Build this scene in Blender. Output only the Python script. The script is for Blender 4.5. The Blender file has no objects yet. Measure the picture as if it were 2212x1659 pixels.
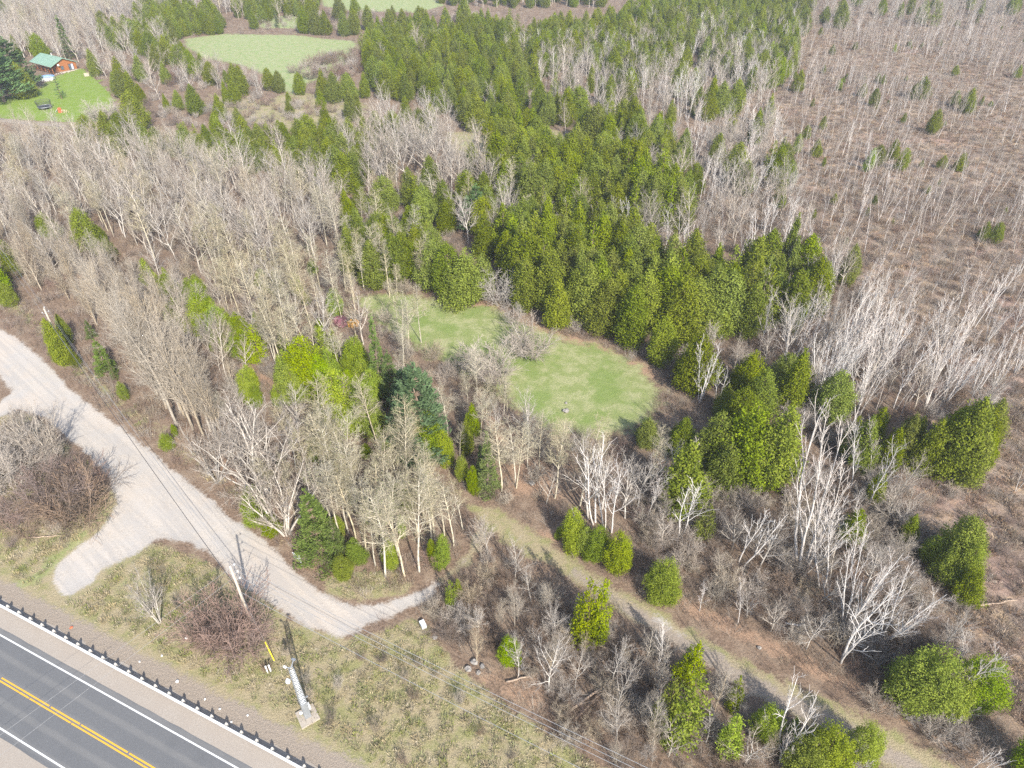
import bpy, math, random
import numpy as np
from mathutils import Vector

# ------------------------------------------------------------------ camera, sky, sun
VW, VH = 2212.0, 1659.0            # pixel frame in which positions were read off the photograph
FOC, PITCH, CAMH = 1520.0, math.radians(37.5), 70.0
SUN_AZ_VEC = (6.7, -14.6)          # horizontal direction towards the sun
SUN_EL = math.radians(37.0)

scn = bpy.context.scene
COL = scn.collection
cam_data = bpy.data.cameras.new('camera')
cam_data.sensor_fit = 'HORIZONTAL'
cam_data.sensor_width = 36.0
cam_data.lens = 36.0 * FOC / VW
cam_data.clip_start = 0.5
cam_data.clip_end = 6000.0
cam = bpy.data.objects.new('camera', cam_data)
COL.objects.link(cam)
cam.location = (0, 0, CAMH)
cam.rotation_euler = (math.pi / 2 - PITCH, 0, 0)
scn.camera = cam

world = bpy.data.worlds.new('World')
scn.world = world
world.use_nodes = True
wn = world.node_tree
wn.nodes.clear()
w_out = wn.nodes.new('ShaderNodeOutputWorld')
w_bg = wn.nodes.new('ShaderNodeBackground')
w_sky = wn.nodes.new('ShaderNodeTexSky')
w_sky.sky_type = 'NISHITA'
w_sky.sun_disc = False
w_sky.sun_elevation = SUN_EL
w_sky.sun_rotation = math.atan2(SUN_AZ_VEC[0], SUN_AZ_VEC[1])
w_sky.air_density = 1.0
w_sky.dust_density = 1.5
w_bg.inputs['Strength'].default_value = 0.15
wn.links.new(w_sky.outputs[0], w_bg.inputs['Color'])
wn.links.new(w_bg.outputs[0], w_out.inputs['Surface'])

sun_data = bpy.data.lights.new('sun', 'SUN')
sun_data.energy = 4.4
sun_data.angle = math.radians(0.6)
sun_data.color = (1.0, 0.95, 0.87)
sun = bpy.data.objects.new('sun', sun_data)
COL.objects.link(sun)
_n = math.hypot(*SUN_AZ_VEC)
sdir = Vector((SUN_AZ_VEC[0] / _n * math.cos(SUN_EL), SUN_AZ_VEC[1] / _n * math.cos(SUN_EL), math.sin(SUN_EL)))
sun.rotation_euler = (-sdir).to_track_quat('-Z', 'Y').to_euler()
sun.location = sdir * 200

scn.view_settings.view_transform = 'Standard'
scn.view_settings.look = 'None'
scn.view_settings.exposure = 1.2
scn.view_settings.gamma = 1.0
scn.cycles.max_bounces = 4
scn.cycles.diffuse_bounces = 2
scn.cycles.volume_bounces = 0
scn.cycles.transparent_max_bounces = 6
scn.cycles.transmission_bounces = 3
scn.cycles.glossy_bounces = 2
scn.cycles.use_denoising = False
scn.cycles.debug_use_spatial_splits = True

# ------------------------------------------------------------------ pixel <-> place
CP, SP = math.cos(PITCH), math.sin(PITCH)
def ray(x, y):
    u, v = (x - VW / 2) / FOC, (y - VH / 2) / FOC
    return u, CP - v * SP, -SP - v * CP
def gp(x, y, z=0.0):
    """the point at height z seen at pixel (x, y)"""
    dx, dy, dz = ray(x, y)
    t = (z - CAMH) / dz
    return (dx * t, dy * t)
def height_at(b, ty):
    """height of an upright thing at ground point b whose top shows at row ty"""
    dx, dy, dz = ray(VW / 2, ty)
    return CAMH + dz * (b[1] / dy)
def proj(x, y, z=0.0):
    yc = y * CP - (z - CAMH) * SP
    vc = -(y * SP) - (z - CAMH) * CP
    return VW / 2 + FOC * x / yc, VH / 2 + FOC * vc / yc, FOC / yc
def proj_np(P):
    yc = P[:, 1] * CP + CAMH * SP
    vc = -P[:, 1] * SP + CAMH * CP
    yc = np.maximum(yc, 1e-3)
    return VW / 2 + FOC * P[:, 0] / yc, VH / 2 + FOC * vc / yc, FOC / yc
def gpoly(pix, z=0.0):
    return np.array([gp(x, y, z) for x, y in pix])

def signed_dist(P, poly):
    """signed distance (positive inside) from points P to a polygon"""
    A = poly; B = np.roll(poly, -1, 0)
    d2 = np.full(len(P), 1e18)
    inside = np.zeros(len(P), bool)
    for a, b in zip(A, B):
        ab = b - a
        t = np.clip(((P - a) @ ab) / max(ab @ ab, 1e-9), 0, 1)
        q = P - (a + t[:, None] * ab)
        d2 = np.minimum(d2, (q ** 2).sum(1))
        c = (a[1] > P[:, 1]) != (b[1] > P[:, 1])
        with np.errstate(divide='ignore', invalid='ignore'):
            xi = (b[0] - a[0]) * (P[:, 1] - a[1]) / (b[1] - a[1]) + a[0]
        inside ^= c & (P[:, 0] < xi)
    d = np.sqrt(d2)
    return np.where(inside, d, -d)
def soft(P, poly, s):
    return np.clip(0.5 + signed_dist(P, poly) / (2 * s), 0, 1)

# ------------------------------------------------------------------ small helpers
def lin(r, g, b):
    f = lambda c: (c / 255 / 12.92) if c / 255 <= 0.04045 else ((c / 255 + 0.055) / 1.055) ** 2.4
    return (f(r), f(g), f(b), 1.0)
def tag(o, label=None, cat=None, group=None, kind=None):
    if label: o['label'] = label
    if cat: o['category'] = cat
    if group: o['group'] = group
    if kind: o['kind'] = kind
    return o
def mesh_from(name, V, F, mats=(), midx=None, smooth=False):
    me = bpy.data.meshes.new(name)
    if isinstance(F, np.ndarray):
        n, k = F.shape
        me.vertices.add(len(V)); me.vertices.foreach_set('co', np.asarray(V, np.float32).ravel())
        me.loops.add(n * k); me.loops.foreach_set('vertex_index', F.astype(np.int32).ravel())
        me.polygons.add(n); me.polygons.foreach_set('loop_start', (np.arange(n) * k).astype(np.int32))
        me.update(calc_edges=True)
    else:
        me.from_pydata([tuple(v) for v in V], [], F)
        me.update()
    for m in mats: me.materials.append(m)
    if midx is not None: me.polygons.foreach_set('material_index', np.asarray(midx, np.int32))
    if smooth: me.polygons.foreach_set('use_smooth', np.ones(len(me.polygons), bool))
    return me
def obj(name, me, parent=None, loc=(0, 0, 0), rot=(0, 0, 0), scale=(1, 1, 1)):
    o = bpy.data.objects.new(name, me)
    COL.objects.link(o)
    o.location = loc; o.rotation_euler = rot; o.scale = scale
    if parent is not None: o.parent = parent
    return o
class MB:
    """collects simple solids into one mesh"""
    def __init__(s): s.V = []; s.F = []
    def add(s, V, F):
        n = len(s.V); s.V += [tuple(v) for v in V]; s.F += [tuple(i + n for i in f) for f in F]; return s
    def box(s, c, size, rz=0.0, top=1.0):
        hx, hy, hz = size[0] / 2, size[1] / 2, size[2] / 2
        cs, sn = math.cos(rz), math.sin(rz); V = []
        for z, k in ((-hz, 1.0), (hz, top)):
            for x, y in ((-hx, -hy), (hx, -hy), (hx, hy), (-hx, hy)):
                x *= k; y *= k
                V.append((c[0] + x * cs - y * sn, c[1] + x * sn + y * cs, c[2] + z))
        return s.add(V, [(3, 2, 1, 0), (4, 5, 6, 7), (0, 1, 5, 4), (1, 2, 6, 5), (2, 3, 7, 6), (3, 0, 4, 7)])
    def tube(s, pts, rad, n=8, cap=True):
        pts = [Vector(p) for p in pts]
        if not hasattr(rad, '__len__'): rad = [rad] * len(pts)
        V = []; F = []; ref = None
        for i, p in enumerate(pts):
            d = (pts[min(i + 1, len(pts) - 1)] - pts[max(i - 1, 0)]).normalized()
            a = Vector((0, 0, 1)) if abs(d.z) < 0.9 else Vector((1, 0, 0))
            if ref is not None: a = ref
            u = d.cross(a).normalized(); w = u.cross(d); ref = w if abs(w.dot(d)) < 0.5 else None
            for k in range(n):
                t = 2 * math.pi * k / n
                V.append(p + (u * math.cos(t) + w * math.sin(t)) * rad[i])
        for i in range(len(pts) - 1):
            for k in range(n):
                F.append((i * n + k, i * n + (k + 1) % n, (i + 1) * n + (k + 1) % n, (i + 1) * n + k))
        if cap:
            F.append(tuple(range(n - 1, -1, -1))); F.append(tuple((len(pts) - 1) * n + k for k in range(n)))
        return s.add(V, F)
    def ball(s, c, r, n=8, m=5, sz=1.0):
        V = [(c[0], c[1], c[2] - r * sz)]; F = []
        for i in range(1, m):
            a = -math.pi / 2 + math.pi * i / m
            for k in range(n):
                t = 2 * math.pi * k / n
                V.append((c[0] + r * math.cos(a) * math.cos(t), c[1] + r * math.cos(a) * math.sin(t), c[2] + r * sz * math.sin(a)))
        V.append((c[0], c[1], c[2] + r * sz)); e = len(V) - 1
        for k in range(n):
            F.append((0, 1 + (k + 1) % n, 1 + k)); F.append((e, 1 + (m - 2) * n + k, 1 + (m - 2) * n + (k + 1) % n))
        for i in range(m - 2):
            for k in range(n):
                F.append((1 + i * n + k, 1 + i * n + (k + 1) % n, 1 + (i + 1) * n + (k + 1) % n, 1 + (i + 1) * n + k))
        return s.add(V, F)
    def build(s, name, mat, parent=None, loc=(0, 0, 0), smooth=False):
        return obj(name, mesh_from(name, s.V, s.F, [mat], smooth=smooth), parent, loc)
def empty(name, loc, rz=0.0, scale=(1, 1, 1)):
    o = bpy.data.objects.new(name, None); COL.objects.link(o)
    o.location = loc; o.rotation_euler = (0, 0, rz); o.scale = scale
    o.empty_display_size = 0.3
    return o

# ------------------------------------------------------------------ materials
class NT:
    def __init__(s, name):
        s.m = bpy.data.materials.new(name); s.m.use_nodes = True
        s.t = s.m.node_tree; s.t.nodes.clear()
        s.out = s.t.nodes.new('ShaderNodeOutputMaterial')
    def n(s, typ, **kw):
        d = s.t.nodes.new(typ)
        for k, v in kw.items(): setattr(d, k, v)
        return d
    def l(s, a, b): s.t.links.new(a, b)
    def setin(s, inp, v):
        if hasattr(v, 'is_output'): s.l(v, inp)
        else: inp.default_value = v
    def math(s, op, a, b=0.5, c=None, clamp=False):
        d = s.n('ShaderNodeMath', operation=op, use_clamp=clamp)
        s.setin(d.inputs[0], a); s.setin(d.inputs[1], b)
        if c is not None: s.setin(d.inputs[2], c)
        return d.outputs[0]
    def mix(s, f, a, b, blend='MIX'):
        d = s.n('ShaderNodeMix', data_type='RGBA', blend_type=blend)
        s.setin(d.inputs[0], f); s.setin(d.inputs[6], a); s.setin(d.inputs[7], b)
        return d.outputs[2]
    def noise(s, scale, detail=4.0, rough=0.6, vec=None, dist=0.0):
        d = s.n('ShaderNodeTexNoise'); d.inputs['Scale'].default_value = scale
        d.inputs['Detail'].default_value = detail; d.inputs['Roughness'].default_value = rough
        d.inputs['Distortion'].default_value = dist
        if vec is not None: s.l(vec, d.inputs['Vector'])
        return d.outputs['Fac']
    def ss(s, v, a, b):
        d = s.n('ShaderNodeMapRange', interpolation_type='SMOOTHSTEP')
        s.setin(d.inputs[0], v); d.inputs[1].default_value = a; d.inputs[2].default_value = b
        return d.outputs[0]
    def attr(s, name):
        d = s.n('ShaderNodeAttribute', attribute_name=name); return d.outputs['Fac']
    def pos(s):
        return s.n('ShaderNodeNewGeometry').outputs['Position']
    def objco(s):
        return s.n('ShaderNodeTexCoord').outputs['Object']
    def rnd(s):
        return s.n('ShaderNodeObjectInfo').outputs['Random']
    def bsdf(s, col, rough=0.9, spec=0.2, metal=0.0, bump=None, bstr=0.3, bdist=0.05):
        b = s.n('ShaderNodeBsdfPrincipled')
        s.setin(b.inputs['Base Color'], col); s.setin(b.inputs['Roughness'], rough)
        b.inputs['Specular IOR Level'].default_value = spec; b.inputs['Metallic'].default_value = metal
        if bump is not None:
            bp = s.n('ShaderNodeBump'); bp.inputs['Strength'].default_value = bstr; bp.inputs['Distance'].default_value = bdist
            s.l(bump, bp.inputs['Height']); s.l(bp.outputs[0], b.inputs['Normal'])
        s.l(b.outputs[0], s.out.inputs['Surface'])
        return s.m

def m_plain(name, a, b=None, scale=3.0, rough=0.8, spec=0.3, metal=0.0, bstr=0.2, stretch=(1, 1, 1)):
    t = NT(name)
    mp = t.n('ShaderNodeMapping'); t.l(t.objco(), mp.inputs[0]); mp.inputs['Scale'].default_value = stretch
    nz = t.noise(scale, 5.0, 0.65, mp.outputs[0])
    c = t.mix(t.ss(nz, 0.3, 0.7), a, b if b else tuple(x * 0.7 for x in a[:3]) + (1,))
    return t.bsdf(c, rough, spec, metal, nz, bstr)

def m_leaf(name, dark, light, tip, trans=0.35, hue=0.5):
    """foliage: colour drifts from tree to tree and from clump to clump"""
    t = NT(name)
    geo = t.n('ShaderNodeNewGeometry')
    nz = t.noise(0.9, 3.0, 0.6, t.objco())
    nf = t.noise(6.0, 2.0, 0.6, t.objco())
    c = t.mix(t.ss(nz, 0.32, 0.68), dark, light)
    c = t.mix(t.math('MULTIPLY', t.ss(nf, 0.45, 0.75), 0.5), c, tip)
    hs = t.n('ShaderNodeHueSaturation')
    r = t.rnd()
    t.l(t.math('MULTIPLY_ADD', r, 0.022, 0.489), hs.inputs['Hue'])
    r2 = t.math('FRACT', t.math('MULTIPLY', r, 7.31))
    t.l(t.math('MULTIPLY_ADD', r2, 0.45, 0.80), hs.inputs['Value'])
    r3 = t.math('FRACT', t.math('MULTIPLY', r, 13.7))
    t.l(t.math('MULTIPLY_ADD', r3, 0.22, 0.86), hs.inputs['Saturation'])
    t.l(c, hs.inputs['Color'])
    df = t.n('ShaderNodeBsdfDiffuse'); tr = t.n('ShaderNodeBsdfTranslucent')
    t.l(hs.outputs[0], df.inputs[0]); t.l(hs.outputs[0], tr.inputs[0])
    mx = t.n('ShaderNodeMixShader'); mx.inputs[0].default_value = trans
    t.l(df.outputs[0], mx.inputs[1]); t.l(tr.outputs[0], mx.inputs[2])
    t.l(mx.outputs[0], t.out.inputs['Surface'])
    return t.m

def m_bark(name, a, b, scale=2.5, band=0.0, vary=0.35):
    t = NT(name)
    oc = t.objco()
    mp = t.n('ShaderNodeMapping'); t.l(oc, mp.inputs[0]); mp.inputs['Scale'].default_value = (1, 1, 0.35 if not band else 3.0)
    nz = t.noise(scale, 4.0, 0.65, mp.outputs[0])
    c = t.mix(t.ss(nz, 0.42 if not band else 0.58, 0.66 if not band else 0.72), a, b)
    r = t.rnd()
    hs = t.n('ShaderNodeHueSaturation'); t.l(c, hs.inputs['Color'])
    t.l(t.math('MULTIPLY_ADD', r, vary, 1.0 - vary / 2), hs.inputs['Value'])
    r2 = t.math('FRACT', t.math('MULTIPLY', r, 9.7))
    t.l(t.math('MULTIPLY_ADD', r2, 0.5, 0.7), hs.inputs['Saturation'])
    return t.bsdf(hs.outputs[0], 0.85, 0.2)

M = {}
M['cedar'] = m_leaf('cedar_foliage', (0.100, 0.132, 0.009, 1), (0.182, 0.222, 0.015, 1), (0.26, 0.25, 0.055, 1), 0.32)
M['cedar_bright'] = m_leaf('bright_cedar_foliage', (0.145, 0.205, 0.009, 1), (0.245, 0.31, 0.014, 1), (0.31, 0.34, 0.03, 1), 0.38)
M['pine'] = m_leaf('pine_needles', (0.075, 0.125, 0.045, 1), (0.135, 0.20, 0.085, 1), (0.19, 0.25, 0.13, 1), 0.25)
M['spruce'] = m_leaf('spruce_needles', (0.08, 0.122, 0.024, 1), (0.145, 0.20, 0.045, 1), (0.20, 0.25, 0.075, 1), 0.28)
M['bud'] = m_leaf('catkin_buds', (0.17, 0.20, 0.055, 1), (0.26, 0.29, 0.10, 1), (0.31, 0.33, 0.15, 1), 0.3)
M['cedar_bark'] = m_bark('cedar_bark', (0.13, 0.095, 0.07, 1), (0.22, 0.17, 0.13, 1))
M['birch_bark'] = m_bark('birch_bark', (0.50, 0.465, 0.43, 1), (0.17, 0.14, 0.12, 1), 4.0, 1.0, 0.3)
M['birch_twig'] = m_bark('birch_twigs', (0.44, 0.36, 0.31, 1), (0.30, 0.22, 0.18, 1))
M['aspen_bark'] = m_bark('aspen_bark', (0.46, 0.41, 0.30, 1), (0.25, 0.21, 0.15, 1), 3.0)
M['aspen_twig'] = m_bark('aspen_twigs', (0.36, 0.32, 0.22, 1), (0.27, 0.23, 0.16, 1))
M['grey_bark'] = m_bark('grey_bark', (0.40, 0.36, 0.31, 1), (0.26, 0.23, 0.19, 1))
M['grey_twig'] = m_bark('grey_twigs', (0.31, 0.27, 0.228, 1), (0.225, 0.19, 0.16, 1))
M['tan_twig'] = m_bark('tan_twigs', (0.335, 0.285, 0.215, 1), (0.245, 0.20, 0.15, 1))
M['brush'] = m_bark('brush_stems', (0.185, 0.138, 0.104, 1), (0.115, 0.086, 0.066, 1), 2.5, 0, 0.6)
M['brush_red'] = m_bark('reddish_brush_stems', (0.20, 0.138, 0.112, 1), (0.13, 0.09, 0.074, 1), 2.5, 0, 0.5)
M['dead_grass'] = m_bark('dead_grass', (0.33, 0.275, 0.175, 1), (0.22, 0.18, 0.105, 1), 2.5, 0, 0.5)
M['green_grass'] = m_bark('green_grass', (0.14, 0.165, 0.045, 1), (0.20, 0.20, 0.08, 1), 2.5, 0, 0.5)
M['wood_pole'] = m_plain('weathered_pole_wood', (0.42, 0.37, 0.31, 1), (0.28, 0.24, 0.19, 1), 4, stretch=(3, 3, 0.3))
M['galv'] = m_plain('galvanised_steel', (0.27, 0.285, 0.30, 1), (0.20, 0.212, 0.225, 1), 5, 0.45, 0.5, 0.35, 0.05)
M['white'] = m_plain('white_paint', (0.62, 0.62, 0.61, 1), (0.52, 0.52, 0.51, 1), 4, 0.5)
M['dark'] = m_plain('dark_plastic', (0.03, 0.03, 0.035, 1), (0.05, 0.05, 0.055, 1), 4, 0.5)
M['wire'] = m_plain('aluminium_wire', (0.30, 0.30, 0.30, 1), (0.22, 0.22, 0.22, 1), 1, 0.5, 0.5, 0.3)
M['yellow'] = m_plain('yellow_plastic', (0.72, 0.55, 0.02, 1), (0.62, 0.46, 0.02, 1), 3, 0.5)
M['concrete'] = m_plain('concrete', (0.34, 0.30, 0.25, 1), (0.26, 0.225, 0.185, 1), 4, 0.9)
M['log'] = m_plain('stained_log', (0.30, 0.115, 0.04, 1), (0.20, 0.075, 0.028, 1), 2.0, 0.6, stretch=(1, 1, 8))
M['trimwood'] = m_plain('dark_trim', (0.10, 0.05, 0.03, 1), None, 3, 0.6)
M['roof'] = m_plain('green_metal_roof', (0.13, 0.21, 0.15, 1), (0.16, 0.25, 0.18, 1), 0.6, 0.4, 0.5, 0.0, 0.02)
M['glass'] = m_plain('window_glass', (0.10, 0.13, 0.17, 1), (0.05, 0.06, 0.08, 1), 1.0, 0.08, 0.8, 0.0, 0.0)
M['stone'] = m_plain('field_stone', (0.25, 0.23, 0.21, 1), (0.16, 0.15, 0.135, 1), 1.5, 0.9, 0.2, 0, 0.5)
M['pale_wood'] = m_plain('pale_lumber', (0.55, 0.44, 0.33, 1), (0.44, 0.34, 0.25, 1), 3, 0.7)
M['blue'] = m_plain('blue_vinyl', (0.16, 0.28, 0.48, 1), (0.12, 0.22, 0.40, 1), 3, 0.5)
M['orange'] = m_plain('orange_plastic', (0.50, 0.12, 0.05, 1), (0.42, 0.10, 0.04, 1), 3, 0.5)
M['log_dead'] = m_plain('barkless_log', (0.40, 0.31, 0.23, 1), (0.26, 0.19, 0.14, 1), 2.0, 0.85, stretch=(1, 1, 0.3))
M['guard_post'] = m_plain('guard_post_wood', (0.36, 0.345, 0.32, 1), (0.26, 0.245, 0.225, 1), 3.0)
M['rail'] = m_plain('rail_steel', (0.56, 0.57, 0.58, 1), (0.47, 0.48, 0.49, 1), 3.0, .6, .4, .1, .02)
M['sapling_twig'] = m_bark('sapling_twigs', (0.27, 0.225, 0.19, 1), (0.20, 0.16, 0.135, 1))
M['sapling_bark'] = m_bark('sapling_bark', (0.44, 0.40, 0.36, 1), (0.22, 0.185, 0.16, 1), 4.0, 1.0, .5)

# asphalt with wheel tracks worn along the lane
def m_asphalt(org, dirv):
    t = NT('asphalt')
    p = t.pos()
    nz = t.noise(9.0, 6.0, 0.75, p); nl = t.noise(0.35, 3.0, 0.5, p)
    nrm = (-dirv[1], dirv[0], 0)
    vm = t.n('ShaderNodeVectorMath', operation='SUBTRACT'); t.l(p, vm.inputs[0]); vm.inputs[1].default_value = (org[0], org[1], 0)
    dt = t.n('ShaderNodeVectorMath', operation='DOT_PRODUCT'); t.l(vm.outputs[0], dt.inputs[0]); dt.inputs[1].default_value = nrm
    s = t.math('SINE', t.math('MULTIPLY_ADD', dt.outputs['Value'], 2 * math.pi / 1.8, t.math('MULTIPLY', nl, 1.2)))
    c = t.mix(t.ss(nz, 0.3, 0.7), (0.088, 0.090, 0.094, 1), (0.118, 0.118, 0.118, 1))
    c = t.mix(t.math('MULTIPLY', t.ss(s, 0.1, 1.0), 0.45), c, (0.155, 0.150, 0.142, 1))
    c = t.mix(t.math('MULTIPLY', t.ss(nl, 0.45, 0.75), 0.25), c, (0.075, 0.077, 0.080, 1))
    return t.bsdf(c, 0.85, 0.25, 0, nz, 0.25, 0.02)
def m_paint(name, col, wear):
    t = NT(name); p = t.pos()
    nz = t.noise(3.5, 5.0, 0.7, p)
    c = t.mix(t.ss(nz, wear, wear + 0.10), col, (0.15, 0.145, 0.13, 1))
    return t.bsdf(c, 0.7, 0.3)
M['line_white'] = m_paint('white_road_paint', (0.55, 0.55, 0.54, 1), 0.64)
M['line_yellow'] = m_paint('yellow_road_paint', (0.60, 0.30, 0.025, 1), 0.60)

# one ground material for terrain, road, trail and lawns: which cover lies where is stored on the vertices
def m_terrain():
    t = NT('terrain'); p = t.pos()
    big = t.noise(0.06, 4.0, 0.6, p); mid = t.noise(0.45, 5.0, 0.65, p)
    fine = t.noise(3.2, 6.0, 0.72, p); vf = t.noise(9.0, 4.0, 0.7, p)
    edge = t.math('ADD', t.math('MULTIPLY', t.math('SUBTRACT', mid, 0.5), 0.9), t.math('MULTIPLY', t.math('SUBTRACT', fine, 0.5), 0.7))
    def w(name, amt=1.0, lo=0.36, hi=0.64):
        return t.ss(t.math('MULTIPLY_ADD', edge, amt, t.attr(name)), lo, hi)
    # leaf litter
    lit = t.mix(t.ss(fine, 0.32, 0.68), (0.095, 0.066, 0.046, 1), (0.21, 0.148, 0.106, 1))
    lit = t.mix(t.ss(mid, 0.4, 0.65), lit, t.mix(t.ss(vf, 0.35, 0.65), (0.145, 0.108, 0.078, 1), (0.265, 0.198, 0.142, 1)))
    # orange needle and leaf carpet
    org = t.mix(t.ss(vf, 0.35, 0.65), (0.21, 0.130, 0.082, 1), (0.32, 0.222, 0.155, 1))
    c = t.mix(w('orange', 1.0), lit, org)
    # marsh: dead bracken and sedge
    mar = t.mix(t.ss(fine, 0.35, 0.65), (0.16, 0.12, 0.09, 1), (0.32, 0.245, 0.19, 1))
    mar = t.mix(t.ss(mid, 0.48, 0.66), mar, t.mix(t.ss(vf, 0.35, 0.65), (0.26, 0.16, 0.08, 1), (0.40, 0.31, 0.21, 1)))
    mar = t.mix(t.math('MULTIPLY', t.ss(big, 0.5, 0.66), 0.6), mar, (0.27, 0.175, 0.145, 1))
    mar = t.mix(t.math('MULTIPLY', t.ss(t.noise(0.028, 3.0, 0.6, p), 0.5, 0.62), 0.65), mar, t.mix(t.ss(fine, .35, .65), (0.085, 0.062, 0.05, 1), (0.19, 0.145, 0.115, 1)))
    c = t.mix(w('marsh', 0.6), c, mar)
    # dry grass with green showing through
    dry = t.mix(t.ss(vf, 0.3, 0.7), (0.18, 0.15, 0.085, 1), (0.34, 0.285, 0.185, 1))
    dry = t.mix(t.math('MULTIPLY', t.ss(mid, 0.42, 0.62), 0.75), dry, t.mix(t.ss(vf, 0.35, 0.65), (0.125, 0.14, 0.045, 1), (0.24, 0.23, 0.10, 1)))
    dry = t.mix(t.math('MULTIPLY', t.ss(fine, 0.5, 0.75), 0.5), dry, (0.17, 0.13, 0.075, 1))
    c = t.mix(w('dry', 1.0), c, dry)
    # pale hay field
    hay = t.mix(t.ss(fine, 0.35, 0.65), (0.215, 0.245, 0.105, 1), (0.27, 0.275, 0.155, 1))
    hay = t.mix(t.ss(mid, 0.45, 0.65), hay, (0.18, 0.24, 0.085, 1))
    c = t.mix(w('hay', 0.7), c, hay)
    # green sward
    gr = t.mix(t.ss(vf, 0.3, 0.7), (0.125, 0.16, 0.045, 1), (0.225, 0.25, 0.10, 1))
    gr = t.mix(t.math('MULTIPLY', t.ss(mid, 0.40, 0.62), 0.85), gr, t.mix(t.ss(fine, 0.3, 0.7), (0.20, 0.225, 0.095, 1), (0.32, 0.30, 0.17, 1)))
    gr = t.mix(t.math('MULTIPLY', t.ss(t.noise(0.16, 4.0, 0.6, p), 0.46, 0.62), .8), gr, t.mix(t.ss(vf, 0.3, 0.7), (0.095, 0.145, 0.03, 1), (0.175, 0.225, 0.065, 1)))
    c = t.mix(w('grass', 0.9), c, gr)
    lw = t.mix(t.ss(fine, 0.3, 0.7), (0.115, 0.175, 0.02, 1), (0.175, 0.24, 0.042, 1))
    lw = t.mix(t.math('MULTIPLY', t.ss(mid, 0.45, 0.6), 0.45), lw, (0.20, 0.23, 0.09, 1))
    c = t.mix(w('lawn', 0.5), c, lw)
    # bare earth of the lane
    dirt = t.mix(t.ss(vf, 0.3, 0.7), (0.19, 0.155, 0.122, 1), (0.29, 0.245, 0.198, 1))
    c = t.mix(w('dirt', 1.0), c, dirt)
    # gravel, with stone shoulders and packed wheel ways
    stn = t.n('ShaderNodeTexVoronoi'); stn.inputs['Scale'].default_value = 7.0; t.l(p, stn.inputs['Vector'])
    sc = t.n('ShaderNodeSeparateColor'); t.l(stn.outputs['Color'], sc.inputs[0])
    gv = t.mix(sc.outputs[0], (0.30, 0.27, 0.235, 1), (0.385, 0.348, 0.305, 1))
    gv = t.mix(t.ss(mid, 0.40, 0.62), gv, (0.325, 0.302, 0.275, 1))
    gv = t.mix(t.math('MULTIPLY', t.ss(big, 0.48, 0.62), 0.6), gv, (0.37, 0.315, 0.26, 1))
    gv = t.mix(t.math('MULTIPLY', t.ss(vf, 0.55, 0.75), 0.35), gv, (0.25, 0.215, 0.18, 1))
    a_, b_ = gp(120, 820), gp(480, 1150)
    mp = t.n('ShaderNodeMapping'); mp.vector_type = 'POINT'; t.l(p, mp.inputs[0])
    mp.inputs['Rotation'].default_value = (0, 0, -math.atan2(b_[1] - a_[1], b_[0] - a_[0]))
    sp2 = t.n('ShaderNodeMapping'); t.l(mp.outputs[0], sp2.inputs[0]); sp2.inputs['Scale'].default_value = (0.05, 0.75, 1)
    trk = t.noise(1.0, 3.0, 0.55, sp2.outputs[0], 1.6)
    gv = t.mix(t.math('MULTIPLY', t.ss(trk, 0.46, 0.64), 0.45), gv, (0.275, 0.258, 0.24, 1))
    gv = t.mix(t.math('MULTIPLY', t.ss(trk, 0.50, 0.34), 0.3), gv, (0.41, 0.37, 0.325, 1))
    c = t.mix(w('gravel', 0.8), c, gv)
    hgt = t.math('ADD', t.math('MULTIPLY', fine, 1.0), t.math('MULTIPLY', vf, 0.5))
    rough_amt = t.math('SUBTRACT', 1.0, t.math('MULTIPLY', t.attr('gravel'), 0.8))
    return t.bsdf(c, 0.95, 0.1, 0, t.math('MULTIPLY', hgt, rough_amt), 0.8, 0.16)
M['terrain'] = m_terrain()

# ------------------------------------------------------------------ where things lie (pixels of the photograph, on the ground)
ROAD = [(-160, 585), (-60, 668), (0, 713), (39, 732), (78, 766), (112, 797), (156, 845), (198, 879), (250, 915), (289, 947), (331, 978), (370, 1012), (417, 1051),
        (463, 1082), (495, 1116), (534, 1142), (576, 1171), (613, 1207), (644, 1240), (670, 1262), (704, 1288), (740, 1304), (774, 1310), (813, 1305), (852, 1297),
        (891, 1286), (915, 1273), (940, 1255), (952, 1262), (930, 1287), (904, 1304), (878, 1317), (839, 1335), (795, 1348), (779, 1358), (751, 1374), (735, 1377), (709, 1366), (670, 1356),
        (631, 1335), (592, 1306), (553, 1283), (521, 1267), (495, 1244), (476, 1220), (456, 1199), (417, 1176), (377, 1163), (338, 1168), (299, 1191), (260, 1212),
        (221, 1230), (198, 1260), (167, 1278), (146, 1287), (125, 1278), (112, 1252), (130, 1215), (169, 1181), (208, 1155), (234, 1124), (250, 1090),
        (247, 1064), (234, 1030), (208, 1001), (182, 975), (138, 939), (104, 905), (73, 892), (39, 885), (0, 901), (-60, 925), (-60, 893), (0, 871), (26, 846), (0, 812), (-60, 760), (-160, 680)]
TRAIL = [(1005, 1088), (1060, 1088), (1130, 1128), (1190, 1168), (1260, 1220), (1330, 1265), (1420, 1310), (1480, 1350), (1600, 1420), (1750, 1490), (1900, 1560), (2090, 1659), (2212, 1725), (2060, 1740),
         (1930, 1680), (1830, 1612), (1700, 1545), (1600, 1487), (1480, 1408), (1400, 1362), (1290, 1300), (1200, 1235), (1090, 1180), (1030, 1130)]
LANE = [(936, 1252), (1000, 1195), (1028, 1140), (1060, 1145), (1034, 1205), (950, 1272)]
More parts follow.
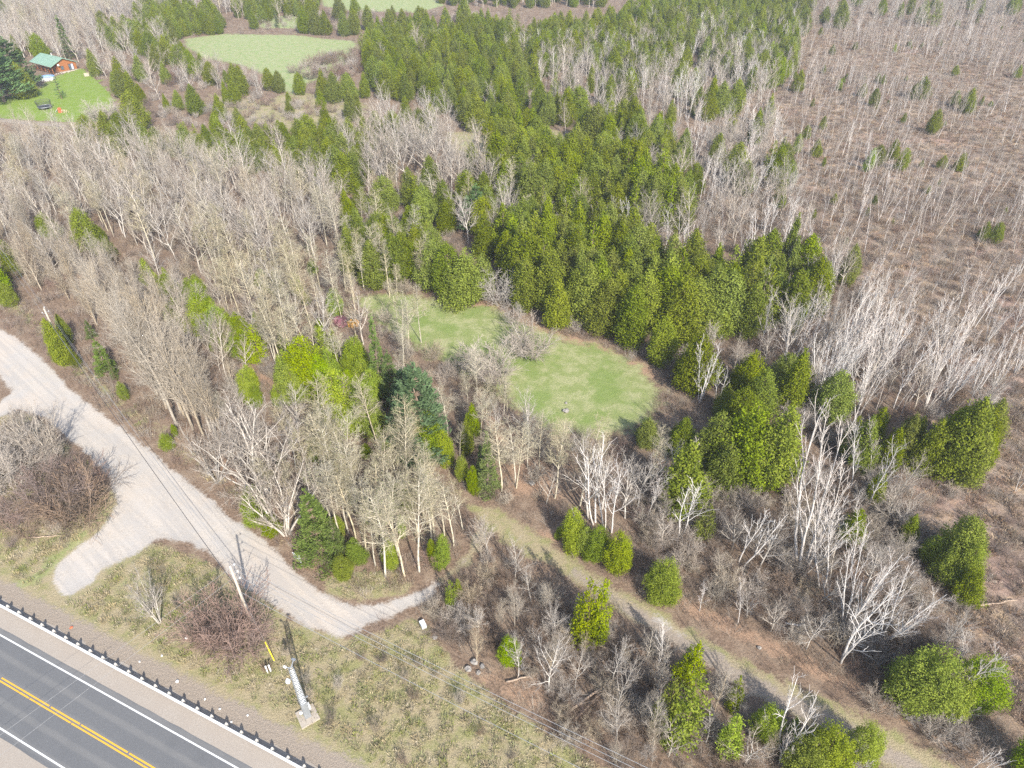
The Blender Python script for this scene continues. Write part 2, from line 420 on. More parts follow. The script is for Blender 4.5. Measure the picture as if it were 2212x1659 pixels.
RUT_A = [(1240, 1222), (1400, 1318), (1490, 1374), (1640, 1458), (1800, 1536), (1960, 1622), (2070, 1690), (2030, 1715), (1890, 1642), (1770, 1578), (1600, 1492), (1460, 1404), (1380, 1350), (1230, 1246)]
GRAVELPATCH = [(1400, 1318), (1440, 1330), (1490, 1368), (1470, 1385), (1420, 1352), (1395, 1335)]
CLEAR = [(760, 648), (830, 632), (920, 640), (990, 662), (1060, 660), (1110, 685), (1170, 715), (1230, 735), (1310, 752), (1370, 785), (1410, 825), (1432, 862), (1400, 915), (1300, 945), (1190, 930),
         (1120, 885), (1050, 835), (960, 785), (900, 755), (820, 700)]
FIELD = [(398, 84), (480, 74), (640, 76), (700, 84), (762, 88), (785, 112), (745, 140), (715, 165), (665, 178), (640, 205), (605, 196), (585, 165), (520, 140), (440, 125), (405, 105)]
FIELD2 = [(690, -6), (930, -6), (960, 12), (900, 28), (760, 22), (700, 14)]
FIELD3 = [(560, 38), (660, 30), (660, 66), (600, 60), (560, 62)]
SCRUB = [(450, 200), (560, 215), (640, 195), (720, 210), (800, 225), (760, 285), (640, 290), (520, 262), (440, 240)]
WEDGE = [(1140, 262), (1180, 272), (1285, 322), (1240, 325), (1160, 300)]
WEDGE2 = [(960, 285), (1060, 282), (1070, 320), (1010, 345), (965, 320)]
HLAWN = [(-80, 200), (20, 212), (95, 190), (140, 158), (175, 148), (200, 165), (240, 205), (250, 240), (215, 262), (140, 264), (0, 256), (-80, 250)]
HROAD = [(-80, 250), (0, 255), (60, 262), (150, 270), (148, 275), (60, 270), (0, 264), (-80, 260)]
HFRONT = [(60, 262), (150, 266), (250, 245), (255, 285), (150, 280), (60, 275)]
VERGE = [(-120, 1190), (0, 1190), (60, 1180), (140, 1150), (220, 1080), (255, 1050), (300, 1160), (480, 1230), (640, 1345), (760, 1380), (900, 1340), (980, 1430), (1100, 1530), (1300, 1659), (1450, 1760), (740, 1760), (600, 1659), (0, 1310), (-120, 1245)]
ISLANDGRASS = [(0, 860), (110, 915), (230, 1030), (250, 1070), (210, 1150), (110, 1240), (100, 1290), (0, 1300), (-60, 1260), (-60, 870)]
FORKGRASS = [(690, 1245), (850, 1225), (900, 1260), (880, 1285), (780, 1302), (700, 1280)]
ROADSIDE = [(-60, 640), (60, 700), (200, 850), (330, 950), (470, 1050), (560, 1130), (640, 1220), (700, 1270), (690, 1230), (560, 1080), (420, 970), (280, 860), (150, 760), (40, 640), (-60, 600)]
NEEDLES = [(330, 930), (440, 1000), (560, 1110), (660, 1225), (760, 1290), (720, 1235), (620, 1120), (480, 980)]
NEEDLES2 = [(1030, 850), (1110, 900), (1180, 1000), (1220, 1080), (1090, 1070), (1060, 960)]
NEEDLES3 = [(940, 640), (1060, 650), (1160, 700), (1300, 745), (1420, 800), (1440, 830), (1380, 810), (1300, 765), (1160, 722), (1060, 672), (960, 655)]
NEEDLES4 = [(1150, 1150), (1330, 1235), (1500, 1335), (1640, 1400), (1900, 1530), (2100, 1640), (2110, 1630), (1900, 1500), (1650, 1375), (1500, 1300), (1340, 1215), (1190, 1140)]
NEEDLES5 = [(500, 760), (640, 850), (640, 870), (520, 800)]
NEEDLES6 = [(990, 1450), (1060, 1500), (1180, 1540), (1200, 1480), (1100, 1450)]
MARSH = [(1560, 330), (1640, 140), (1760, 40), (2330, 0), (2500, 1700), (2330, 1700), (2110, 1400), (2040, 1280), (1970, 1080), (1980, 820), (1850, 620), (1700, 540), (1540, 420)]
GREENVERGE = [(180, 1320), (400, 1425), (380, 1400), (250, 1330), (170, 1290)]
GREENVERGE2 = [(230, 1250), (330, 1235), (320, 1270), (260, 1290)]
GREENVERGE3 = [(120, 1190), (245, 1080), (240, 1110), (190, 1160), (110, 1240), (70, 1270), (0, 1290), (0, 1265), (60, 1245)]

ZONES = [  # attribute, polygon, edge softness in metres, strength
    ('orange', NEEDLES, 2.5, .9), ('orange', NEEDLES2, 3.0, .9), ('orange', NEEDLES3, 1.6, .95), ('orange', NEEDLES4, 1.4, .95), ('orange', NEEDLES5, 1.5, 1), ('orange', NEEDLES6, 2.5, .8),
    ('marsh', MARSH, 8.0, 1.0),
    ('dry', VERGE, 1.5, 1.0), ('dry', ISLANDGRASS, 2.0, .62), ('dry', FORKGRASS, 1.2, .8), ('dry', ROADSIDE, 2.0, .62), ('dry', SCRUB, 6.0, .85), ('dry', WEDGE, 2.0, 1.0), ('dry', WEDGE2, 3.0, 1.0),
    ('dry', TRAIL, 1.4, .8), ('dry', LANE, 1.0, .7), ('dry', FIELD, 9.0, .8), ('dry', HFRONT, 3.0, .9), ('dry', CLEAR, 4.0, .9),
    ('hay', FIELD, 5.0, 1.0), ('hay', FIELD2, 5.0, 1.0), ('hay', FIELD3, 4.0, .9),
    ('grass', CLEAR, 5.0, .95), ('grass', GREENVERGE, 1.5, .62), ('grass', GREENVERGE2, 1.5, .55), ('grass', GREENVERGE3, 1.3, .7), ('grass', TRAIL, 2.6, .42), ('grass', WEDGE2, 4.0, .45),
    ('lawn', HLAWN, 1.5, 1.0),
    ('dirt', RUT_A, 1.5, .8), ('dirt', HROAD, .7, 1.0), ('dirt', LANE, 1.6, .62), ('dirt', [(690, 1190), (750, 1280), (560, 1140)], 1, .0),
    ('dirt', ROAD, 2.6, .85), ('gravel', ROAD, 1.2, 1.0), ('gravel', GRAVELPATCH, 1.2, .6)]
ATTRS = ('orange', 'marsh', 'dry', 'hay', 'grass', 'lawn', 'dirt', 'gravel')
ZG = [(a, gpoly(p), s, k) for a, p, s, k in ZONES]
_a, _b = np.array(gp(0, 1371.6)), np.array(gp(510, 1658)); _d = (_b - _a) / np.linalg.norm(_b - _a); _n = np.array([-_d[1], _d[0]])
ZG.append(('dirt', np.array([_a - _d * 160 + _n * 1, _a + _d * 120 + _n * 1, _a + _d * 120 + _n * 5.1, _a - _d * 160 + _n * 5.1]), 1.6, 1.0))

def cover(me):
    n = len(me.vertices)
    co = np.empty(n * 3, np.float32); me.vertices.foreach_get('co', co)
    P = co.reshape(-1, 3)[:, :2].astype(float)
    W = {a: np.zeros(n) for a in ATTRS}
    for a, poly, s, k in ZG:
        lo, hi = poly.min(0) - 2 * s, poly.max(0) + 2 * s
        sel = np.where(((P >= lo) & (P <= hi)).all(1))[0]
        if len(sel): W[a][sel] = np.maximum(W[a][sel], soft(P[sel], poly, s) * k)
    for a in ATTRS:
        at = me.attributes.new(a, 'FLOAT', 'POINT'); at.data.foreach_set('value', W[a].astype(np.float32))

def spaced(a, b, fine_lo, fine_hi, d, grow):
    xs = [fine_lo]; 
    while xs[-1] < fine_hi: xs.append(xs[-1] + d)
    s = d
    while xs[-1] < b: s *= grow; xs.append(xs[-1] + s)
    s = d; ys = [fine_lo]
    while ys[-1] > a: s *= grow; ys.append(ys[-1] - s)
    return np.array(sorted(set(ys[1:] + xs)))
def grid_mesh(name, xs, ys, keep=None, z=0.0):
    X, Y = np.meshgrid(xs, ys)
    V = np.stack([X.ravel(), Y.ravel(), np.full(X.size, z)], 1)
    nx = len(xs)
    i, j = np.meshgrid(np.arange(nx - 1), np.arange(len(ys) - 1))
    a = (j * nx + i).ravel()
    F = np.stack([a, a + 1, a + nx + 1, a + nx], 1)
    if keep is not None:
        C = (V[F[:, 0], :2] + V[F[:, 2], :2]) / 2
        F = F[keep(C)]
        used = np.unique(F); m = np.full(len(V), -1); m[used] = np.arange(len(used))
        V = V[used]; F = m[F]
    return mesh_from(name, V, F, [M['terrain']])

g_me = grid_mesh('ground', spaced(-2200, 2200, -75, 110, 0.8, 1.07), spaced(-400, 4000, 52, 190, 0.8, 1.05))
cover(g_me)
tag(obj('ground', g_me), kind='structure')
def sheet(name, pix, step, z, label):
    poly = gpoly(pix)
    lo, hi = poly.min(0), poly.max(0)
    me = grid_mesh(name, np.arange(lo[0] - step, hi[0] + step, step), np.arange(lo[1] - step, hi[1] + step, step), lambda C: signed_dist(C, poly) > -0.1, z)
    cover(me)
    return tag(obj(name, me), label, None, None, 'structure')
sheet('gravel_road', ROAD, 0.45, 0.012, 'pale grey gravel road with a side branch towards the highway')
sheet('trail', TRAIL, 0.45, 0.008, 'grassy trail with a worn earth track through the brush')
sheet('path', LANE, 0.4, 0.010, 'narrow earth lane linking the gravel road and the trail')
sheet('clearing', CLEAR, 0.6, 0.008, 'mown green clearing ringed by cedars')
sheet('field', FIELD, 1.2, 0.008, 'far pale green hay field among the cedars')
sheet('field', FIELD2, 2.0, 0.008, 'farthest pale hay field behind a row of cedars')
sheet('lawn', HLAWN, 0.8, 0.008, 'bright green lawn below the log house')
sheet('driveway', HROAD, 0.5, 0.016, 'tan earth track along the foot of the house lawn')

# ------------------------------------------------------------------ highway
hA, hB = np.array(gp(0, 1371.6)), np.array(gp(510, 1658))
hd = (hB - hA) / np.linalg.norm(hB - hA)            # along the road, towards the lower right
hn = np.array([-hd[1], hd[0]])                      # away from the camera (towards the wood)
HZ = math.atan2(hd[1], hd[0])
def hp(s, t, z=0.0):
    p = hA + hd * s + hn * t
    return (p[0], p[1], z)
def strip(name, s0, s1, t0, t1, z, mat, parent=None, n=1, wob=0.0, seed=0):
    r = random.Random(seed); V = []; F = []
    for i in range(n + 1):
        s = s0 + (s1 - s0) * i / n
        V.append(hp(s, t0 + r.uniform(-wob, wob), z)); V.append(hp(s, t1 + r.uniform(-wob, wob), z))
        if i: F.append((2 * i - 2, 2 * i, 2 * i + 1, 2 * i - 1))
    return obj(name, mesh_from(name, V, F, [mat]), parent)
M['asphalt'] = m_asphalt(hA, hd)
t_sh = NT('shoulder_gravel'); p_ = t_sh.pos()
na, nb, nc = t_sh.noise(7.0, 5, .7, p_), t_sh.noise(.5, 4, .6, p_), t_sh.noise(30.0, 3, .7, p_)
c_ = t_sh.mix(t_sh.ss(na, .3, .7), (0.23, 0.20, 0.168, 1), (0.30, 0.265, 0.227, 1))
c_ = t_sh.mix(t_sh.math('MULTIPLY', t_sh.ss(nb, .4, .65), .5), c_, (0.25, 0.215, 0.18, 1))
c_ = t_sh.mix(t_sh.math('MULTIPLY', t_sh.ss(nc, .5, .75), .5), c_, (0.16, 0.135, 0.11, 1))
M['shoulder'] = t_sh.bsdf(c_, .95, .1, 0, na, .4, .04)
LANEW = abs((np.array(gp(0, 1573)) - hA) @ hn) / 2
S0, S1 = -160, 120
o = strip('shoulder', S0, S1, -2 * LANEW - 5.2, 3.2, 0.016, M['shoulder'], None, 280, 0.22, 1); tag(o, 'tan gravel shoulders on both sides of the highway', kind='structure')
hw = strip('highway', S0, S1, -2 * LANEW - 0.62, 0.62, 0.026, M['asphalt'], None, 200, 0.03, 2); tag(hw, 'two lane asphalt highway with double yellow centre line', kind='structure')
strip('edge_line', S0, S1, -0.075, 0.075, 0.031, M['line_white'], hw)
strip('edge_line', S0, S1, -2 * LANEW - 0.075, -2 * LANEW + 0.075, 0.031, M['line_white'], hw)
rr = random.Random(5)
for side in (-1, 1):
    s = S0
    while s < S1:
        L = rr.uniform(2.5, 7.5) if side > 0 else rr.uniform(6, 18)
        c0 = -LANEW + side * 0.15
        strip('centre_line', s, min(s + L, S1), c0 - 0.07, c0 + 0.07, 0.031, M['line_yellow'], hw, 6, 0.006, rr.random())
        s += L + (rr.uniform(0.12, 0.4) if side > 0 else 0.12)

# guard rail: a folded beam on timber posts
grT = float((np.array(gp(288, 1467)) - hA) @ hn)
rail = empty('guard_rail', hp(0, grT, 0), HZ)
tag(rail, 'galvanised steel guard rail on short timber posts along the highway', 'guard rail')
prof = [(-.02, .30), (-.085, .335), (-.085, .40), (-.04, .44), (-.04, .47), (-.085, .51), (-.085, .58), (-.04, .62), (-.04, .65), (-.085, .69), (-.085, .75), (-.05, .80), (.03, .81), (.03, .78), (-.02, .76), (-.02, .34)]
LB = 3.81
nb_ = int((S1 - S0) / LB)
V = [(x, y, z) for x in (0, LB + 0.02) for y, z in prof]; n_ = len(prof)
F = [(k, (k + 1) % n_, n_ + (k + 1) % n_, n_ + k) for k in range(n_)] + [tuple(range(n_ - 1, -1, -1)), tuple(range(n_, 2 * n_))]
beam_me = mesh_from('rail_beam', V, F, [M['rail']])
post = MB().box((0, .19, .40), (.24, .22, .80))
post.add([(-.12, .08, .80), (.12, .08, .80), (.12, .30, .80), (-.12, .30, .80), (0, .12, 1.06), (0, .26, 1.06)], [(0, 1, 4), (1, 2, 5, 4), (2, 3, 5), (3, 0, 4, 5)])
post.box((0, .055, .55), (.14, .06, .35))
post_me = mesh_from('post', post.V, post.F, [M['guard_post']])
for i in range(nb_):
    s = S0 + i * LB
    q = proj(*hp(s, grT)[:2])
    if not (-260 < q[0] < 900 and q[1] < 1900): continue
    obj('rail_beam', beam_me, rail, (s, (i % 2) * 0.004, 0))
    for k in (0, .5): obj('post', post_me, rail, (s + LB * k, 0, 0))
# the rail on the near side of the highway, only its end shows at the corner of the picture
rail2 = empty('guard_rail', hp(0, -2 * LANEW - 4.6, 0), HZ + math.pi)
tag(rail2, 'guard rail on the camera side shoulder with only a tip in view', 'guard rail')
for i in range(-8, 8):
    obj('rail_beam', beam_me, rail2, (i * LB, (i % 2) * .004, 0))
    for k in (0, .5): obj('post', post_me, rail2, (i * LB + LB * k, 0, 0))

# ------------------------------------------------------------------ plant builders
def tubes(lines, sides):
    """tapered tubes for many polylines at once: lines = [(points, radii)]"""
    groups = {}
    for P, R in lines: groups.setdefault(len(P), []).append((P, R))
    Vs = []; Fs = []; off = 0
    for k, L in groups.items():
        P = np.array([[tuple(q) for q in a] for a, _ in L], float); R = np.array([b for _, b in L], float)
        N = len(L)
        D = np.empty_like(P); D[:, 1:-1] = P[:, 2:] - P[:, :-2]; D[:, 0] = P[:, 1] - P[:, 0]; D[:, -1] = P[:, -1] - P[:, -2]
        D /= np.linalg.norm(D, axis=2, keepdims=True) + 1e-9
        m = D.mean(1); ref = np.where(np.abs(m[:, 2:3]) < 0.85, [[0, 0, 1.0]], [[1.0, 0, 0]])
        U = np.cross(D, ref[:, None, :]); U /= np.linalg.norm(U, axis=2, keepdims=True) + 1e-9
        Wv = np.cross(U, D)
        a = np.arange(sides) * 2 * np.pi / sides
        ring = U[:, :, None, :] * np.cos(a)[None, None, :, None] + Wv[:, :, None, :] * np.sin(a)[None, None, :, None]
        V = P[:, :, None, :] + ring * R[:, :, None, None]
        Vs.append(V.reshape(-1, 3))
        i = np.arange(N)[:, None, None]; j = np.arange(k - 1)[None, :, None]; q = np.arange(sides)[None, None, :]
        b = off + i * k * sides + j * sides
        F = np.stack([b + q, b + (q + 1) % sides, b + sides + (q + 1) % sides, b + sides + q], -1).reshape(-1, 4)
        Fs.append(F); off += N * k * sides
    return np.concatenate(Vs), np.concatenate(Fs)
def merge(parts):
    Vs = []; Fs = []; n = 0
    for V, F in parts:
        Vs.append(V); Fs.append(F + n); n += len(V)
    return np.concatenate(Vs), np.concatenate(Fs)

class Lv:
    def __init__(s, n, t0, t1, ang, dang, ln, dec, rr, seg, gnarl, up, rmin=0.006, tip=0.35):
        s.n, s.t0, s.t1, s.ang, s.dang, s.ln, s.dec, s.rr, s.seg, s.gnarl, s.up, s.rmin, s.tip = n, t0, t1, ang, dang, ln, dec, rr, seg, gnarl, up, rmin, tip
def rv(r): return Vector((r.gauss(0, 1), r.gauss(0, 1), r.gauss(0, 1)))
def grow(seed, stems, levels, heavy=1):
    """stems: [(base, direction, length, radius)]; levels[0] shapes the stems, the rest are its branches"""
    r = random.Random(seed); big = []; thin = []; tips = []
    def br(p, d, L, rad, lev):
        s = levels[lev]; pts = [p]; rs = [rad]; ds = [d]
        for i in range(s.seg):
            d = (d + rv(r) * s.gnarl + Vector((0, 0, s.up))).normalized()
            p = p + d * (L / s.seg); pts.append(p); ds.append(d)
            rs.append(max(s.rmin, rad * (1 - (1 - s.tip) * (i + 1) / s.seg)))
        (big if lev <= heavy else thin).append((lev, pts, rs))
        if lev + 1 == len(levels): tips.append(p); return
        c = levels[lev + 1]
        cnt = max(1, int(round(c.n * (0.75 + 0.5 * r.random()) * (1.0 if lev == 0 else min(1.4, 0.5 + L / max(1e-6, c.refL))))))
        az = r.uniform(0, 6.28)
        for k in range(cnt):
            t = c.t0 + (c.t1 - c.t0) * ((k + r.random()) / cnt)
            f = t * s.seg; i = min(int(f), s.seg - 1); f -= i
            q = pts[i].lerp(pts[i + 1], f); dd = ds[i + 1]; ra = rs[i] * (1 - f) + rs[i + 1] * f
            az += 2.4 + r.uniform(-0.5, 0.5)
            a = dd.orthogonal().normalized(); b = dd.cross(a)
            side = a * math.cos(az) + b * math.sin(az)
            an = c.ang + r.gauss(0, c.dang)
            nd = (dd * math.cos(an) + side * math.sin(an)).normalized()
            br(q, nd, max(0.15, L * c.ln * (1 - c.dec * t) * r.uniform(0.65, 1.25)), max(c.rmin, min(ra * 0.85, ra * c.rr * r.uniform(.8, 1.2))), lev + 1)
    for lev in range(1, len(levels)): levels[lev].refL = 1.0
    L0 = stems[0][2]; acc = L0
    for lev in range(1, len(levels)):
        levels[lev].refL = acc; acc *= levels[lev].ln * (1 - levels[lev].dec * 0.5)
    for p, d, L, rad in stems: br(Vector(p), Vector(d).normalized(), L, rad, 0)
    return big, thin, tips
def wood(big, thin):
    sd = {0: 7, 1: 5, 2: 4}
    def pack(lst):
        out = []
        for lev in sorted(set(l for l, _, _ in lst)):
            out.append(tubes([(p, q) for l, p, q in lst if l == lev], sd.get(lev, 3)))
        return merge(out)
    return pack(big), pack(thin)

def leaves(C, A, Ln, Wd, rng, N=None):
    """kite shaped sprays: centres C, axes A (pointing way), lengths and widths, N the way their faces look"""
    A = A / (np.linalg.norm(A, axis=1, keepdims=True) + 1e-9)
    R = rng.normal(size=A.shape) if N is None else N + rng.normal(size=A.shape) * .35; B = np.cross(A, R); B /= np.linalg.norm(B, axis=1, keepdims=True) + 1e-9
    Ln = Ln[:, None]; Wd = Wd[:, None]
    V = np.stack([C - A * Ln * .5, C + B * Wd * .5 + A * Ln * .08, C + A * Ln * .5, C - B * Wd * .5 + A * Ln * .08], 1).reshape(-1, 3)
    return V, np.arange(len(V)).reshape(-1, 4)

def cedar_crown(seed, H, R, low=0.22, power=0.8, nclump=330, per=17, size=0.34, tops=1, skirt=0.04, flare=0.5):
    g = np.random.default_rng(seed)
    t = np.linspace(0, 1, 200)
    base = np.where(t < low, flare + (1 - flare) * (t / low) ** 0.6, 1.0) * np.clip((1 - np.clip((t - low) / (1 - low), 0, 1) ** 1.5), 0, 1) ** power
    cdf = np.cumsum(base + 0.06); cdf /= cdf[-1]
    Cs = []; As = []; Ls = []; Ws = []; Ns = []
    leaders = [(0, 0, 1.0)] + [(g.uniform(-.5, .5) * R, g.uniform(-.5, .5) * R, g.uniform(.72, .95)) for _ in range(tops - 1)]
    ph = g.uniform(0, 6.28, 6)
    for k in range(nclump):
        lx, ly, lh = leaders[k % len(leaders)]
        tt = np.interp(g.random(), cdf, t); th = g.uniform(0, 2 * np.pi)
        rad = R * np.interp(tt, t, base)
        if tops > 1: rad *= 0.8
        lobe = 1 + .16 * np.sin(3 * th + ph[0] + 5 * tt) + .10 * np.sin(5 * th + ph[1] - 9 * tt) + .10 * np.sin(2 * th + ph[2])
        rad *= lobe * g.uniform(.80, 1.06)
        inner = g.random() < 0.22
        if inner: rad *= g.uniform(.3, .75)
        z = H * lh * (skirt + (1 - skirt) * tt)
        out = np.array([math.cos(th), math.sin(th), 0])
        c = np.array([lx * (1 - tt), ly * (1 - tt), z]) + out * rad
        n = int(per * g.uniform(.6, 1.4))
        spread = np.array([.27, .27, .40]) * (0.6 + 0.5 * min(1, rad / 1.2))
        q = g.normal(size=(n, 3)) * spread
        Cs.append(c + q)
        Ax = out * .55 + np.array([0, 0, .45]) + g.normal(size=(n, 3)) * .6
        Ns.append(np.tile(out * .75 + np.array([0, 0, .5]), (n, 1)) + q * 1.3)
        As.append(Ax); Ls.append(size * g.uniform(.6, 1.35, n)); Ws.append(size * g.uniform(.4, .85, n))
    # leading shoot
    n = 26
    zz = g.uniform(.9, 1.03, n) * H
    Cs.append(np.stack([g.normal(0, .10, n), g.normal(0, .10, n), zz], 1)); As.append(np.stack([g.normal(0, .5, n), g.normal(0, .5, n), np.ones(n)], 1)); Ns.append(g.normal(size=(n, 3)))
    Ls.append(np.full(n, size)); Ws.append(np.full(n, size * .5))
    C = np.concatenate(Cs); C[:, 2] = np.maximum(C[:, 2], 0.12)
    return leaves(C, np.concatenate(As), np.concatenate(Ls), np.concatenate(Ws), g, np.concatenate(Ns))
def simple_trunk(seed, H, r, lean=0.02, limbs=14, ll=0.6):
    rr_ = random.Random(seed); pts = [Vector((0, 0, -0.25))]
    for i in range(1, 7): pts.append(Vector((rr_.gauss(0, lean) * i, rr_.gauss(0, lean) * i, H * .96 * i / 6)))
    L = [(pts, [r * (1.15 - i / 6) + .01 for i in range(7)])]
    V1 = tubes(L, 7); Lm = []
    for k in range(limbs):
        z = H * (.08 + .8 * (k + rr_.random()) / limbs); a = k * 2.4
        e = ll * (1.1 - z / H); b = Vector((0, 0, z))
        Lm.append(([b, b + Vector((math.cos(a) * e, math.sin(a) * e, e * .35)), b + Vector((math.cos(a) * 2 * e, math.sin(a) * 2 * e, e * .9))], [r * .3 * (1.1 - z / H) + .008, r * .2 * (1.1 - z / H) + .006, .006]))
    return merge([V1, tubes(Lm, 4)])
def pine_crown(seed, H, R, t0=0.1, pads=95, per=34, size=0.42, droop=0.05, conic=0.9, layer=14):
    g = np.random.default_rng(seed); Cs = []; As = []; Ls = []; Ws = []; limbs = []
    for k in range(pads):
        lay = k % layer; tt = t0 + (1 - t0) * ((lay + g.uniform(-.2, .2)) / layer); tt = min(max(tt, t0), .99)
        rad = R * (1 - tt) ** conic * g.uniform(.75, 1.12) + .15
        th = g.uniform(0, 6.28); out = np.array([math.cos(th), math.sin(th), 0]); side = np.array([-out[1], out[0], 0])
        z = H * tt
        limbs.append(([Vector((0, 0, z - .1 * rad)), Vector(tuple(out * rad * .55 + np.array([0, 0, z]))), Vector(tuple(out * rad * .95 + np.array([0, 0, z + rad * (.12 - droop)])))], [.05, .032, .012]))
        n = int(per * (0.45 + .75 * rad / R) * g.uniform(.75, 1.3))
        u = g.uniform(.25, 1.05, n) ** .8; sw = g.normal(0, .17, n) * rad * (1.15 - u * .5)
        c = out * (u * rad)[:, None] + side * sw[:, None]
        c[:, 2] += z + u * rad * (.14 - droop) + g.normal(0, .12, n)
        Cs.append(c); As.append(out * .8 + side * g.normal(0, .6, (n, 1)) + np.array([0, 0, .55]) + g.normal(0, .35, (n, 3)))
        Ls.append(size * g.uniform(.6, 1.3, n)); Ws.append(size * g.uniform(.16, .34, n))
    n = 30; zz = g.uniform(.92, 1.04, n) * H
    Cs.append(np.stack([g.normal(0, .14, n), g.normal(0, .14, n), zz], 1)); As.append(np.stack([g.normal(0, .5, n), g.normal(0, .5, n), np.ones(n)], 1)); Ls.append(np.full(n, size)); Ws.append(np.full(n, size * .4))
    C = np.concatenate(Cs); C[:, 2] = np.maximum(C[:, 2], .15)
    N_ = np.stack([C[:, 0] * .12, C[:, 1] * .12, np.full(len(C), .8)], 1)
    return leaves(C, np.concatenate(As), np.concatenate(Ls), np.concatenate(Ws), g, N_), tubes(limbs, 4)

PROTO = {}      # kind -> list of dict(trunk, crown, joined, H, desc)
def proto(kind, desc, H, trunk, crown, tm, cm, extra=None):
    """trunk, crown: (V, F); extra: a second crown material piece (buds)"""
    tn, cn = ('stems', 'twigs') if kind in ('shrub',) else ('trunk', 'crown')
    tme = mesh_from(tn, *trunk, [M[tm]], smooth=True)
    if extra is None:
        cme = mesh_from(cn, *crown, [M[cm]])
        allp = [(trunk, 0), (crown, 1)]; mats = [M[tm], M[cm]]
    else:
        V, F = merge([crown, extra[0]])
        cme = mesh_from(cn, V, F, [M[cm], M[extra[1]]], [0] * len(crown[1]) + [1] * len(extra[0][1]))
        allp = [(trunk, 0), (crown, 1), (extra[0], 2)]; mats = [M[tm], M[cm], M[extra[1]]]
    V, F = merge([p for p, _ in allp])
    jme = mesh_from(kind, V, F, mats, sum([[i] * len(p[1]) for p, i in allp], []))
    PROTO.setdefault(kind, []).append(dict(trunk=tme, crown=cme, joined=jme, H=H, desc=desc, tn=tn, cn=cn))

# cedars: proportions H x radius at 10 m
for i, (desc, R, low, pw, tops, mat) in enumerate([
        ('narrow pointed', 1.75, .17, 1.0, 1, 'cedar'), ('full cone-shaped', 2.5, .2, .95, 1, 'cedar'), ('broad egg-shaped', 2.9, .26, .8, 1, 'cedar'),
        ('twin-topped', 2.75, .24, .88, 2, 'cedar'), ('tall column-like', 1.95, .3, .75, 1, 'cedar'), ('wide many-topped', 3.2, .25, .85, 4, 'cedar'),
        ('bright yellow-green', 2.7, .3, .55, 2, 'cedar_bright'), ('bright bushy', 3.6, .35, .5, 3, 'cedar_bright')]):
    H = 10.0
    proto('cedar_tree', desc, H, simple_trunk(40 + i, H, .15), cedar_crown(100 + i, H, R, low, pw, int(190 + 120 * R), 36 if mat == 'cedar_bright' else 28, .215 if mat == 'cedar_bright' else .26, tops), 'cedar_bark', mat)
proto('cedar_tree', 'loose ragged', 10.0, simple_trunk(49, 10.0, .13, limbs=22, ll=.8), cedar_crown(141, 10.0, 2.3, .3, .7, 120, 30, .30, 2), 'cedar_bark', 'cedar_bright')
proto('cedar_tree', 'thin gappy', 10.0, simple_trunk(50, 10.0, .13, limbs=22, ll=.7), cedar_crown(147, 10.0, 1.9, .35, .6, 90, 28, .30, 3), 'cedar_bark', 'cedar')
# pines and spruces
for i, (desc, R, kw, mat) in enumerate([
        ('blue-green white', 3.3, dict(t0=.12, pads=130, per=84, size=.5, droop=-.12, conic=.62, layer=13), 'pine'),
        ('spreading layered', 3.6, dict(t0=.04, pads=140, per=90, size=.44, droop=.10, conic=.75, layer=12), 'spruce'),
        ('dark narrow', 1.7, dict(t0=.05, pads=130, per=52, size=.34, droop=.22, conic=.85, layer=17), 'spruce'),
        ('thin open-crowned', 2.4, dict(t0=.2, pads=46, per=46, size=.40, droop=-.05, conic=.5, layer=7), 'pine')]):
    H = 12.0; cr, lb = pine_crown(300 + i, H, R, **kw)
    proto('pine_tree', desc, H, merge([simple_trunk(330 + i, H, .17, limbs=2), lb]), cr, 'cedar_bark', mat)

# leafless trees
def bare(kind, desc, seed, H, stems, levels, tm, cm, buds=0, budsize=.1, heavy=1):
    big, thin, tips = grow(seed, stems, levels, heavy)
    bt, th = wood(big, thin)
    zmax = max(th[0][:, 2].max(), bt[0][:, 2].max()); k = H / zmax
    bt = (bt[0] * k, bt[1]); th = (th[0] * k, th[1])
    ex = None
    if buds:
        g = np.random.default_rng(seed); T = np.array([tuple(t) for t in tips]) * k
        C = T[g.integers(0, len(T), buds)] + g.normal(0, .12, (buds, 3))
        ex = (leaves(C, g.normal(size=(buds, 3)), g.uniform(.7, 1.4, buds) * budsize, g.uniform(.5, 1, buds) * budsize, g), 'bud')
    proto(kind, desc, H, bt, th, tm, cm, ex)
UP = (0, 0, 1)
def stem_fan(r, n, spread, L, rad, off=.15):
    out = []
    for k in range(n):
        a = 2 * math.pi * k / n + r.uniform(-.4, .4); s = spread * r.uniform(.5, 1.2)
        out.append(((math.cos(a) * off, math.sin(a) * off, -.2), (math.cos(a) * s, math.sin(a) * s, 1), L * r.uniform(.75, 1.05), rad * r.uniform(.7, 1.1)))
    return out
R_ = random.Random(77)
for i in range(4):   # aspens: clean pale pole, small crown high up
    bare('bare_tree', 'slim pale-trunked', 500 + i, 17, [((0, 0, -.3), UP, 17, .17)],
         [Lv(0, 0, 0, 0, 0, 0, 0, 0, 9, .035, .03, tip=.22), Lv(26, .42, .985, .85, .18, .27, .62, .5, 5, .10, .05, .012), Lv(7, .2, .98, .7, .2, .46, .3, .6, 3, .12, .03, .010), Lv(6, .15, 1, .6, .25, .55, .2, .7, 2, .12, .02, .0085)],
         'aspen_bark', 'aspen_twig', 420 if i % 2 else 120, .10)
